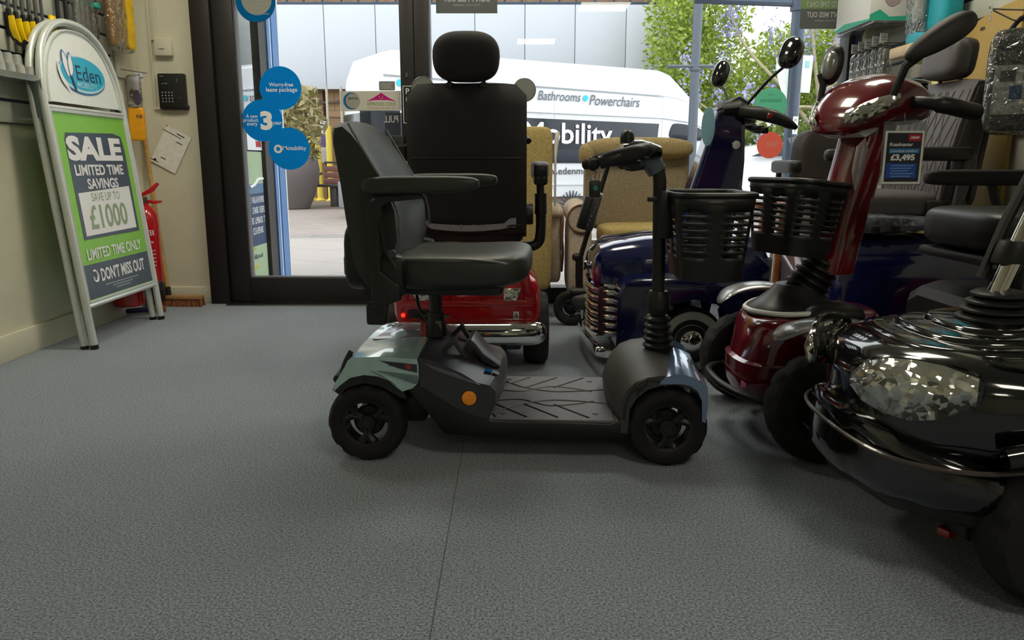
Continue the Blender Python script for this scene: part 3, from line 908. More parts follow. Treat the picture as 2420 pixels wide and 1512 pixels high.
m = MB(glassmat('smoked_label', (.42, .44, .47), 1.4, .5, .3, body='#4b5058', bodyfac=.55)); m.prism([(-.905, 1.008), (-.664, 1.008), (-.664, 1.155), (-.905, 1.155)], (0, YS, 0), U, W_, (0, -.0006, 0))
m.use(mat('pale_print', '#c9cbca', .5, vary=0)); m.text('PULL', (-.72, YS - .0012, 1.106), (-1, 0, 0), W_, .085, .04)
solo(m, 'pull_sign', 'smoked grey label with PULL in reverse on the door glass', 'sign', (-.78, YS, 1.01))
m = MB(framein); m.prism(rrect(.094, .052, .006), (-.738, YS, 1.296), U, W_, (0, -.0006, 0)); m.use(mat('card_grey', '#8b8c86', .5)); m.prism(rrect(.084, .042, .004), (-.738, YS - .0006, 1.296), U, W_, (0, -.0004, 0))
m.use(dkprint)
for k in range(4):
    m.tube([(-.722 + .006 * k + .004 * math.cos(a), YS - .0012, 1.296 + (.004 + .003 * k) * math.sin(a)) for a in (-.9, -.4, 0, .4, .9)], .001, 4)
solo(m, 'contactless_sticker', 'small grey contactless payment sticker beside the door post', 'sticker', (-.738, YS, 1.27))

mint = leafmat('mint_sticker', '#6cc79d', '#6cc79d')
m = MB(); disc(m, mint, 1.534, 1.187, .098, .098, 0)
m.use(mat('mint_dark', '#3c7f68', .5, vary=0)); m.text('Available here', (1.534, YS - .0006, 1.215), (-1, 0, 0), W_, .13, .022); m.text('today', (1.534, YS - .0006, 1.245), (-1, 0, 0), W_, .04, .012)
solo(m, 'mint_sticker', 'round mint green sticker on the shop window glass', 'sticker', (1.534, YS, 1.09))
m = MB(); disc(m, leafmat('coral_sticker', '#f0705a', '#f0705a'), 1.545, .955, .078, .078, 0); m.use(mat('coral_pale', '#f1a38f', .5, vary=0)); m.text('NEW', (1.56, YS - .0006, .96), (-1, 0, -.1), (0, 0, 1), .07, .035, .02)
solo(m, 'coral_sticker', 'round coral red sticker on the window below the mint one', 'sticker', (1.545, YS, .877))
m = MB(whitew); m.text('Motability', (1.745, YS - .0006, .987), (-1, 0, 0), W_, .19, .045, .004); m.text('Scheme', (1.755, YS - .0006, .937), (-1, 0, 0), W_, .12, .034, .004)
solo(m, 'window_lettering', 'white lettering reading Motability Scheme in reverse on the window', 'lettering', (1.745, YS, .92))
def backposter(x0, x1, z0, z1, label):
    m = MB(leafmat('poster_back_green', '#9db487', '#9db487')); m.prism([(x0, z0), (x1, z0), (x1, z1), (x0, z1)], (0, YS, 0), U, W_, (0, -.0008, 0))
    m.use(leafmat('poster_back_grey', '#85888a', '#85888a')); m.flat([(x0, z0), (x1, z0), (x1, z0 + .11), (x0, z0 + .11)], (0, YS - .0012, 0), U, W_)
    m.use(MATS['pale_print']); m.text('DON\u2019T MISS OUT', ((x0 + x1) / 2, YS - .0018, z0 + .078), (-1, 0, 0), W_, (x1 - x0) * .75, .03, .02)
    m.text('LIMITED TIME ONLY', ((x0 + x1) / 2, YS - .0018, z0 + .135), (-1, 0, 0), W_, (x1 - x0) * .8, .03, .01)
    m.text('Terms apply', ((x0 + x1) / 2, YS - .0018, z0 + .045), (-1, 0, 0), W_, (x1 - x0) * .45, .01)
    solo(m, 'sale_poster', label, 'poster', ((x0 + x1) / 2, YS, z0))
backposter(1.672, 1.975, 1.615, 2.2, 'reversed sale poster on the window beside the right-hand frame')
backposter(-.44, -.085, 1.70, 2.2, 'reversed grey sale poster on the window beside the door post')

# ================================================================= OUTSIDE
def pavemat(name, c1, c2, mortar, scale, bw, bh, rot, ms=.012, off=.5):
    m = bpy.data.materials.new(name)
    m.use_nodes = True
    nt = m.node_tree
    b = nt.nodes['Principled BSDF']
    b.inputs['Roughness'].default_value = .8
    tc = nt.nodes.new('ShaderNodeTexCoord')
    mp = nt.nodes.new('ShaderNodeMapping')
    mp.inputs['Rotation'].default_value = (0, 0, rot)
    br = nt.nodes.new('ShaderNodeTexBrick')
    br.inputs['Color1'].default_value = lin(c1) + [1]
    br.inputs['Color2'].default_value = lin(c2) + [1]
    br.inputs['Mortar'].default_value = lin(mortar) + [1]
    br.inputs['Scale'].default_value = scale
    br.inputs['Brick Width'].default_value = bw
    br.inputs['Row Height'].default_value = bh
    br.inputs['Mortar Size'].default_value = ms
    br.offset = off
    nt.links.new(tc.outputs['Object'], mp.inputs['Vector'])
    nt.links.new(mp.outputs['Vector'], br.inputs['Vector'])
    nt.links.new(br.outputs['Color'], b.inputs['Base Color'])
    return m
m = MB(pavemat('paving_slabs', '#938a85', '#9a918b', '#7c736e', 1, 1.2, .75, .5, .008)); m.b2(-14, 16, 4.84, 9.2, -.2, -.02); struct(m, 'pavement')
m = MB(pavemat('paving_band', '#7b7673', '#827c78', '#625d5a', 1, .6, .4, 0, .01)); m.b2(-14, 16, 9.2, 9.6, -.2, -.019); struct(m, 'pavement_band')
m = MB(pavemat('block_paving', '#8c8079', '#958a82', '#6f645f', 1, .42, .14, .55, .008)); m.b2(-14, 16, 9.6, 15.0, -.2, -.02); struct(m, 'road')
m = MB(pavemat('brown_paving', '#65574c', '#6c5e52', '#54483f', 1, .42, .21, 0, .01)); m.b2(-14, 30, 15.0, 45, -.2, -.02); struct(m, 'ground')
m = MB(mat('dark_slab', '#7f7670', .8)); m.b2(-1.60, -1.42, 5.62, 5.72, -.05, -.0185); m.b2(-1.36, -1.12, 5.55, 5.65, -.05, -.0185); struct(m, 'pavement_marker')

# ---- building opposite with white hoarding
stone = pavemat('tan_stone_blocks', '#8a6c4d', '#937555', '#735a41', 1, .9, .42, 0, .012)
t = thing('building', 'building opposite with long white fascia boards above tan stone columns', 'building', (-2, 19.3, -.02), world=True)
m = MB(mat('white_fascia', '#b4b7bd', .5, vary=.02)); 
xs = [-9.0, -7.9, -6.75, -5.55, -4.35, -3.16, -2.01, -.86, .30, 1.46, 2.64, 3.82]
for a, b in zip(xs[:-1], xs[1:]):
    m.b2(a + .008, b - .008, 18.9, 19.0, 2.55, 4.42, .004)
m.use(mat('fascia_joint', '#8e9196', .6)); m.b2(-9, 3.8, 18.95, 19.05, 2.56, 4.41)
m.fin('fascia', t)
m = MB(mat('fascia_edge', '#7e858f', .6)); m.b2(3.82, 3.9, 18.9, 19.6, 2.5, 4.5); m.fin('end_trim', t)
m = MB(mat('soffit', '#8a8278', .8)); m.b2(-9, 3.8, 19.0, 22.5, 2.55, 2.62); m.fin('soffit', t)
# the wall lies along Y normal; give the block pattern an upright mapping by building with the texture's own axes
def upright(matname):
    nt = bpy.data.materials[matname].node_tree
    mp = [n for n in nt.nodes if n.type == 'MAPPING'][0]
    mp.inputs['Rotation'].default_value = (math.radians(90), 0, 0)
upright('tan_stone_blocks')
m = MB(stone); m.b2(-9, -5.2, 20.6, 21, -.02, 2.6); m.b2(-5.2, -4.55, 19.3, 20.6, -.02, 2.6, .01); m.fin('column', t)
m = MB(stone); m.b2(-4.4, -3.7, 19.2, 19.8, -.02, 2.6, .01); m.fin('column', t)
m = MB(mat('shop_front_grey', '#84817c', .6)); m.b2(-4.6, -3.0, 20.6, 20.8, -.02, 2.6); m.use(mat('dark_opening', '#4c4a47', .8)); m.b2(-3.4, 3.8, 20.9, 21, -.02, 2.6); m.fin('shopfront', t)
m = MB(mat('upper_brick', '#7f6450', .8, vary=.2, vs=8)); m.b2(-9, 3.6, 19.3, 24, 4.5, 7.5); m.fin('upper_wall', t)
m = MB(mat('teal_rail', '#1d4654', .5)); m.b2(-9, 3.7, 18.98, 19.2, 4.46, 4.49); 
m.use(mat('rail_dark', '#2d3346', .6))
m.b2(-9, 3.7, 18.92, 19.0, 4.42, 4.46)
for k in range(30):
    m.tube([(-8.6 + .42 * k, 19.0, 4.44), (-8.6 + .42 * k + .05 * (k % 3), 19.05, 4.72)], .025, 5)
m.fin('gutter_rail', t)
m = MB(mat('pipe_dark', '#5a4a40', .6))
for x in (-4.95, -4.5, -4.05):
    m.tube([(x - .5, 19.15, 2.28), (x, 19.1, 2.25), (x + .4, 19.15, 2.3)], .018, 6)
m.tube([(-5.2, 19.1, 1.95), (-3.8, 19.1, 1.9)], .02, 6); m.fin('conduit', t)

# scaffold poles in yellow sleeves
white_pole = mat('white_pole', '#a79f8c', .6); yel_post = mat('yellow_sleeve', '#cdb440', .6, vary=.03)
for i, (x, y, zt, sz, lab) in enumerate(((-4.82, 18.9, 2.5, 1.62, 'leftmost yellow-sleeved pole, partly behind the round planter'), (-4.52, 18.5, 2.5, 1.72, 'thick yellow-sleeved pole left of the small notice'), (-4.22, 18.3, 2.5, 1.7, 'yellow-sleeved white pole directly behind the bench'), (-3.98, 18.7, 2.5, 1.68, 'rightmost yellow-sleeved pole by the seat back'))):
    t = thing('scaffold_pole', lab, 'pole', (x, y, -.02), 0, 'yellow sleeved poles')
    m = MB(white_pole); m.tube([(0, 0, 0), (0, 0, zt + .1)], .03, 10); m.fin('pole', t)
    m = MB(yel_post); m.tube([(0, 0, .03), (0, 0, sz)], .07, 12); m.fin('sleeve', t)
    m = MB(yel_post); m.lathe([(.13, 0), (.13, .025), (.09, .035), (.08, .06)], n=24); m.fin('base_plate', t)
m = MB(mat('notice_pale', '#b9b4ba', .6)); m.b2(-4.66, -4.34, 18.82, 18.84, .86, 1.82, .005); m.use(mat('notice_purple', '#55497e', .6)); m.b2(-4.62, -4.38, 18.815, 18.822, 1.22, 1.52); m.use(MATS['lim'] if 'lim' in MATS else lg)
for k in range(5):
    m.b2(-4.6, -4.4, 18.815, 18.82, .95 + .045 * k, .965 + .045 * k)
m.b2(-4.58, -4.42, 18.815, 18.82, 1.7, 1.73)
solo(m, 'wall_notice', 'grey and purple notice board between the yellow-sleeved poles', 'notice', (-4.5, 18.83, .86))

# bench
t = thing('street_bench', 'slatted street bench of reddish brown boards outside the door', 'bench', (-3.3, 16, -.02), 0)
slm = mat('bench_board', '#7a4a44', .6, vary=.15, vs=20); bm_ = mat('bench_metal', '#44403f', .5)
m = MB(slm)
for k in range(3):
    m.box((.05, .22 + .03 * k, .50 + .125 * k), (1.25, .03, .11), .008, (-.2, 0, 0))
m.fin('backrest', t)
m = MB(bm_); m.box((.05, .0, .42), (1.35, .4, .05), .008); m.fin('seat', t)
for x in (-.32, .42):
    m = MB(bm_); m.box((x, .02, .2), (.13, .3, .42), .01); m.fin('leg', t)
for x in (-.6, .1, .7):
    m = MB(bm_); m.tube([(x, -.2, .44), (x, -.2, .64), (x, .12, .66)], .03, 8); m.fin('armrest', t)
m = MB(bm_); m.box((.05, .34, .88), (1.27, .035, .04), .008); m.fin('top_rail', t)

# round planter
t = thing('round_planter', 'large rounded grey planter of dry foliage outside the door', 'planter', (-4.3, 15.2, -.02), 0)
m = MB(mat('planter_concrete', '#645c5b', .7, vary=.06, vs=4)); m.lathe([(.30, 0), (.36, .01), (.47, .25), (.56, .55), (.58, .75), (.55, .95), (.5, 1.0), (.44, 1.0), (.42, .9)], n=48); m.fin('bowl', t)
lf = leafmat('dry_leaf', '#6d6a3c', '#c9bd92')
m = MB(lf)
for k in range(1400):
    a = random.uniform(0, 2 * PI); r = .75 * random.random() ** .6; z = random.uniform(.95, 2.3)
    r *= (1 - .35 * abs(z - 1.6))
    p = V((r * math.cos(a), r * math.sin(a), z)); d1 = V((random.gauss(0, 1), random.gauss(0, 1), random.gauss(0, .8))).normalized(); d2 = d1.cross(V((random.gauss(0, 1), random.gauss(0, 1), random.gauss(0, 1)))).normalized()
    L = random.uniform(.06, .16); w = L * .3
    m.add([p - d1 * L, p - d2 * w, p + d1 * L, p + d2 * w], [(0, 1, 2, 3)])
m.fin('foliage', t, smooth=False)
m = MB(mat('twig', '#6b5a45', .8))
for k in range(14):
    a = random.uniform(0, 2 * PI)
    m.tube([(.1 * math.cos(a), .1 * math.sin(a), .9), (.3 * math.cos(a), .3 * math.sin(a), 1.5), (.5 * math.cos(a), .5 * math.sin(a), 2.1)], [.02, .014, .006], 5)
m.fin('twigs', t)

# ---- the white van
VD = V((.86109, .50845, 0)); VN = V((.50845, -.86109, 0)); VA = V((-2.0086, 11.7, 0))
van = thing('van', 'white high-roofed van with dark window band parked across the street', 'van', (.9, 14.0, -.02), world=True)
def VP(s, z, n=0.0):
    return VA + VD * s + V((0, 0, z)) + VN * n
vw = mat('van_white', '#d3d5d8', .3, coat=.5, vary=0)
WD = 1.55
prof = [(.04, .28), (-.02, .5), (.0, 1.5), (.06, 2.15), (.18, 2.44), (.38, 2.5), (5.5, 2.5), (5.72, 2.44), (6.05, 2.2), (6.65, 1.74), (6.9, 1.42), (7.35, 1.22), (7.5, 1.05), (7.55, .5), (7.45, .3)]
def vring(n, inset, zt):
    out = []
    cs, cz = 3.5, 1.2
    for s_, z_ in prof:
        k = 1 - inset
        out.append(VP(cs + (s_ - cs) * (1 - inset * .25), cz + (z_ - cz) * k if z_ > cz else z_, n))
    return out
m = MB(vw)
m.loft([vring(-WD - .0, .10, 0), vring(-WD + .06, .04, 0), vring(-WD + .2, .0, 0), vring(-.2, 0, 0), vring(-.07, .03, 0), vring(0.0, .075, 0)])
m.fin('body', van, 30)
m = MB(vw); m.tube([VP(.15, 2.13, .0), VP(5.4, 2.05, .0)], .022, 6); m.tube([VP(5.4, 2.05, 0), VP(5.9, 2.0, 0), VP(6.3, 1.85, -.02), VP(6.5, 1.75, -.04)], .012, 6); m.b2(0, 0, 0, 0, 0, 0) if False else None
m.tube([VP(.08, 1.70, .005), VP(5.5, 1.66, .005), VP(6.2, 1.6, 0), VP(6.7, 1.45, -.02)], .03, 6); m.fin('side_moulding', van)
seam = mat('panel_seam', '#aab0b6', .5)
m = MB(seam)
for s_ in (1.1, 3.15, 5.5):
    m.tube([VP(s_, .4, .004), VP(s_, 2.2, -.005)], .006, 4)
m.tube([VP(.15, 2.10, .01), VP(5.5, 2.02, .01)], .006, 4); m.fin('panel_seam', van)
dkglass = mat('van_dark_glass', '#1c212b', .2, coat=.2, spec=.3, vary=.25, vs=3)
bandg = mat('van_band_slate', '#2c2f39', .5, spec=.2, vary=.04)
def vplate(mb, poly, n=.012, d=.02):
    mb.prism(poly, VP(0, 0, n - d), VD, (0, 0, 1), VN * d, .004)
m = MB(dkglass); vplate(m, [(.14, 1.1), (.17, 1.58), (1.0, 1.58), (1.0, 1.05)]); m.fin('quarter_window', van)
m = MB(dkglass); m.prism([(-1.35, 1.12), (-1.3, 1.6), (-.2, 1.6), (-.15, 1.12)], VP(-.03, 0), VN, (0, 0, 1), VD * .05, .01); m.fin('rear_window', van)
m = MB(dkglass); vplate(m, [(1.1, 1.02), (1.1, 1.585), (5.42, 1.545), (5.36, .98)], .014); m.fin('side_window', van)
m = MB(bandg); vplate(m, [(.1, .86), (.1, 1.12), (5.44, 1.05), (5.44, .84)], .018); m.fin('lower_band', van)
m = MB(dkglass); vplate(m, cr2([(5.7, 1.30), (5.72, 1.50), (5.85, 1.56), (6.35, 1.50), (6.62, 1.36), (6.66, 1.28), (6.1, 1.26)], 4), .03, .06); m.fin('door_window', van)
m = MB(mat('van_text_grey', '#5b6069', .5, vary=0)); g_ = .022
m.text('Furniture', VP(1.45, 1.965, g_), VD, (0, -.0, 1), 1.55, .20, .004, .25)
m.text('Bathrooms', VP(3.24, 1.935, g_), VD, (0, 0, 1), .86, .15, .006, .25)
m.text('Powerchairs', VP(4.40, 1.90, g_), VD, (0, 0, 1), 1.1, .17, .006, .25)
m.use(mat('van_text_grey2', '#3d4146', .5, vary=0)); m.text('www.edenmobility.co.uk', VP(3.72, .70, g_), VD, (0, 0, 1), 1.9, .15, .012)
for k in range(22):
    a = 2 * PI * k / 22
    c_ = VP(3.52, .12, g_); e1 = VD * math.cos(a) + V((0, 0, 1)) * math.sin(a); e2 = -VD * math.sin(a) + V((0, 0, 1)) * math.cos(a)
    m.tube([c_ + e1 * .13, c_ + e1 * .27 + e2 * .012], .009, 4); m.tube([c_ + e1 * .27 + e2 * .012, c_ + (VD * math.cos(a + .14) + V((0, 0, 1)) * math.sin(a + .14)) * .15], .007, 4)
tq = mat('turquoise_dot', '#25b8c8', .5, vary=0); m.use(tq)
for s_, z_ in ((.40, 2.01), (2.66, 1.955), (3.77, 1.925)):
    c_ = VP(s_, z_, g_); m.prism(circ(.05, 20), c_, VD, (0, 0, 1), VN * .003)
m.use(mat('van_letter_lilac', '#f0e8f6', .5, emit=0, vary=0)); m.text('Mobility', VP(3.45, 1.285, .03), VD, (0, 0, 1), 1.80, .45, .015); m.text('eden', VP(1.80, 1.27, .03), VD, (0, 0, 1), 1.2, .40, .012)
m.use(mat('van_grey_stripe', '#c9ced4', .5)); vplate(m, [(.1, .49), (.1, .53), (6.0, .50), (6.0, .46)], .012)
m.fin('livery', van)
m = MB(mat('van_grey_bumper', '#6d7072', .6)); vplate(m, [(-.12, .14), (-.12, .55), (.2, .55), (.2, .2)], .03, 1.5); m.fin('bumper', van)
for s_ in (1.1, 5.9):
    m = MB(rubber); m.lathe([(.2, 0), (.33, .01), (.34, .1), (.33, .2), (.2, .2)], VP(s_, .335, -.2), VN, 32); m.use(steel); m.lathe([(.0, .18), (.19, .19), (.2, .2)], VP(s_, .335, -.2), VN, 24); m.fin('wheel', van)
CUR = Matrix.Identity(4)

# ---- trees, hedge, wall, car, posts on the right
leaf1 = leafmat('spring_leaf', '#74902f', '#c2cd6d')
leaf2 = leafmat('hedge_leaf', '#5c7632', '#9bab5c')
lil = leafmat('lilac_petal', '#8f8fc4', '#c6c2e0')
bark = mat('bark', '#6d6250', .9, vary=.3, vs=20, bump=.4, bs=60)
bark2 = mat('pale_bark', '#a69c7e', .9, vary=.2, vs=20)
def leaves(m, blobs, n, L0, L1, flat=.5):
    tot = sum(b[3] * b[4] * b[5] for b in blobs)
    for b in blobs:
        for k in range(int(n * b[3] * b[4] * b[5] / tot)):
            d = V((random.gauss(0, 1), random.gauss(0, 1), random.gauss(0, 1))).normalized() * random.random() ** .45
            p = V((b[0] + d.x * b[3], b[1] + d.y * b[4], b[2] + d.z * b[5]))
            d1 = V((random.gauss(0, 1), random.gauss(0, 1), random.gauss(0, .7))).normalized()
            d2 = d1.cross(V((random.gauss(0, 1), random.gauss(0, 1), random.gauss(0, 1)))).normalized()
            L = random.uniform(L0, L1); w = L * flat
            m.add([p - d1 * L, p - d2 * w, p + d1 * L, p + d2 * w], [(0, 1, 2, 3)])
def tree(loc, label, blobs, n, lm, trunk, bl, nb, L=(.035, .085)):
    t = thing('tree', label, 'tree', loc, 0, 'trees beyond the pavement')
    m = MB(bark2)
    for br in trunk:
        m.tube(cr(br[0], 4), [br[1] + (br[2] - br[1]) * k / (4 * (len(br[0]) - 1)) for k in range(4 * (len(br[0]) - 1) + 1)], 7)
    m.fin('trunk', t)
    m = MB(lm); leaves(m, blobs, n, L[0], L[1]); m.fin('crown', t, smooth=False)
    if nb:
        m = MB(lil)
        for c in bl:
            for k in range(nb):
                p = V(c) + V((random.gauss(0, .10), random.gauss(0, .1), random.gauss(0, .2)))
                d1 = V((random.gauss(0, 1), random.gauss(0, 1), random.gauss(0, 1))).normalized(); d2 = d1.orthogonal().normalized(); q = random.uniform(.025, .05)
                m.add([p - d1 * q, p - d2 * q, p + d1 * q, p + d2 * q], [(0, 1, 2, 3)])
        m.fin('blossom', t, smooth=False)
random.seed(11)
bl1 = [(random.uniform(-2.2, 3.0), random.uniform(-.9, .2), random.uniform(1.0, 5.2)) for k in range(80)]
tree((5.6, 17.0, -.02), 'flowering tree with lilac blossom sprays seen through the window', [(-1.6, .6, 3.6, 1.2, 1, 2.2), (-1.2, .8, 1.9, 1.3, 1, 1.0), (1.0, 1.0, 2.9, 1.6, 1, 1.1), (2.3, 1.0, 3.8, 1.1, 1, 1.4)], 21000, leaf1,
     [([(.9, 0, 0), (.8, 0, 1.2), (.95, 0, 2.4), (1.25, 0, 3.8), (1.3, 0, 5.4)], .09, .05), ([(.85, 0, 1.5), (.2, -.1, 2.3), (-.9, -.2, 3.4), (-1.4, -.2, 4.8)], .05, .02), ([(.9, 0, 2.0), (.3, -.2, 2.0), (-.8, -.3, 1.6), (-1.7, -.3, 2.1)], .04, .015), ([(.95, 0, 2.3), (1.8, -.1, 3.2), (2.6, -.1, 4.6)], .05, .02), ([(.9, 0, 2.2), (.6, -.2, 3.4), (.4, -.2, 5.0)], .045, .02), ([(.8, 0, 1.0), (1.6, -.2, 1.7), (2.4, -.2, 2.2)], .035, .012)], bl1, 60)
tree((9.5, 22, -.02), 'tall pale green tree standing behind the flowering one', [(-1.0, 0, 2.6, 2.6, 1, 2.0), (.5, 0, 4.6, 1.4, 1, 1.0)], 15000, leaf1, [([(0, 0, 0), (.1, 0, 3), (0, 0, 5)], .16, .05)], [(random.uniform(-2.0, 2.0), -1, random.uniform(1.5, 4.6)) for k in range(14)], 50, (.05, .11))
tree((6.6, 25.5, -.02), 'leafy tree behind the end of the white fascia', [(-1.2, 0, 2.4, 2.4, 1, 1.9), (-1.6, 0, 4.6, 1.3, 1, 1.4)], 14000, leaf1, [([(0, 0, 0), (-.2, 0, 3), (-.4, 0, 5.5)], .18, .06)], [], 0, (.05, .11))
t = thing('hedge', 'dense green hedge along the low wall beyond the pavement', 'hedge', (7.0, 16.6, 0))
m = MB(leaf2); leaves(m, [(-1.6 + .9 * k, 0.3, .95 + .12 * (k % 2), .7, .45, .65) for k in range(6)], 5600, .05, .11); m.fin('foliage', t, smooth=False)
m = MB(bark)
for k in range(10):
    m.tube([(-2 + .5 * k, .3, 0), (-1.9 + .5 * k, .3, .7)], .025, 5)
m.fin('stems', t)
m = MB(pavemat('garden_wall_brick', '#8e7a5e', '#97866a', '#7a6a55', 1, .45, .15, 0, .01)); upright('garden_wall_brick'); m.b2(4.3, 12, 15.9, 16.2, -.02, .52, .01); struct(m, 'wall_garden')
t = thing('timber_fence', 'weathered board fence standing behind the thick lamp post', 'fence', (8.3, 18.9, -.02))
m = MB(mat('weathered_board', '#a89b7c', .8, vary=.2, vs=9))
for k in range(14):
    m.b2(-1.3 + .19 * k, -1.13 + .19 * k, 0, .03, 0, 1.9, .004)
m.fin('boards', t)
m = MB(bark)
for z in (.4, 1.5):
    m.b2(-1.3, 1.35, .03, .09, z, z + .09)
m.fin('rail', t)

# parked white car
t = thing('car', 'white car parked behind the blue scooter, seen through the window', 'car', (4.6, 13.3, -.02), 0.12)
cp = [(-2.1, .3), (-2.15, .6), (-1.9, .82), (-1.2, .95), (-.75, 1.12), (-.2, 1.20), (.55, 1.18), (1.1, .98), (1.5, .9), (2.1, .74), (2.2, .5), (2.15, .28)]
m = MB(vw); rings = []
for y, k in ((-.85, .8), (-.8, .93), (-.65, 1), (.65, 1), (.8, .93), (.85, .8)):
    rings.append([(x * (.96 + .04 * k), y * (1 if z < .9 else .82), .3 + (z - .3) * (k if z > .5 else 1)) for x, z in cp])
m.loft(rings); m.fin('body', t, 30)
m = MB(dkglass); m.prism([(-.95, .97), (-.62, 1.1), (-.15, 1.16), (.5, 1.14), (.95, .98)], (0, -.80, 0), (1, 0, 0), (0, .0, 1), (0, .05, 0), .01); m.fin('side_window', t)
for x in (-1.35, 1.4):
    m = MB(rubber); m.lathe([(.18, 0), (.3, .01), (.31, .09), (.3, .18), (.18, .18)], (x, -.86, .315), (0, 1, 0), 28); m.use(steel); m.lathe([(.0, .0), (.17, -.005), (.19, .01)], (x, -.86, .315), (0, 1, 0), 20); m.fin('wheel', t)

# lamp posts and street furniture
postg = mat('grey_post', '#525a63', .45, metal=.2)
t = thing('lamp_post', 'slim grey lamp post with a side bracket right of the white fascia', 'lamp post', (2.72, 12.0, -.02))
m = MB(postg); m.tube([(0, 0, 0), (0, 0, 1.2), (0, 0, 6)], [.075, .07, .06], 16); m.fin('column', t)
m = MB(postg); m.tube([(-.42, -.05, 2.27), (.42, -.05, 2.27)], .022, 8); m.lathe([(.08, 0), (.09, .02), (.08, .06)], (0, 0, 2.2), n=16); m.fin('bracket', t)
postb = mat('blue_grey_post', '#3f4a5a', .4, metal=.2)
t = thing('sign_post', 'thick blue grey street post with HB7 plate and small notice', 'post', (2.45, 7.0, -.02))
m = MB(postb); m.tube([(0, 0, 0), (0, 0, 5.0)], .058, 20); m.lathe([(.06, .0), (.062, .12), (.058, .14)], (0, 0, .66), n=20); m.fin('column', t)
m = MB(whitep); m.box((.012, -.066, 1.19), (.045, .006, .15), .002)
m.use(dkprint)
for k, ch in enumerate('HB7'):
    m.text(ch, (.012, -.0695, 1.235 - .043 * k), (1, 0, 0), (0, 0, 1), .022, .03)
m.fin('number_plate', t)
m = MB(whitep); m.box((.09, -.03, 1.62), (.09, .012, .31), .012, (0, .03, 0)); m.use(mat('notice_teal', '#8fc3c4', .5)); m.box((.09, -.037, 1.70), (.04, .002, .06)); m.fin('notice', t)
m = MB(mat('pale_flag', '#dfe8e2', .6)); m.add([(-.06, -.02, 1.74), (-.06, .0, 1.33), (-.17, .0, 1.68), (-.16, 0, 1.76)], [(0, 1, 2, 3)]); m.prism([(-.055, 1.33), (-.055, 1.77), (-.17, 1.76), (-.15, 1.6)], (0, -.01, 0), (1, 0, 0), (0, 0, 1), (0, .008, 0)); m.fin('pennant', t)
m = MB(postb); m.tube([(-.9, 0, 2.23), (0, 0, 2.20)], .03, 8); m.lathe([(.075, 0), (.075, .18)], (0, 0, 2.14), n=20); m.fin('bracket', t)

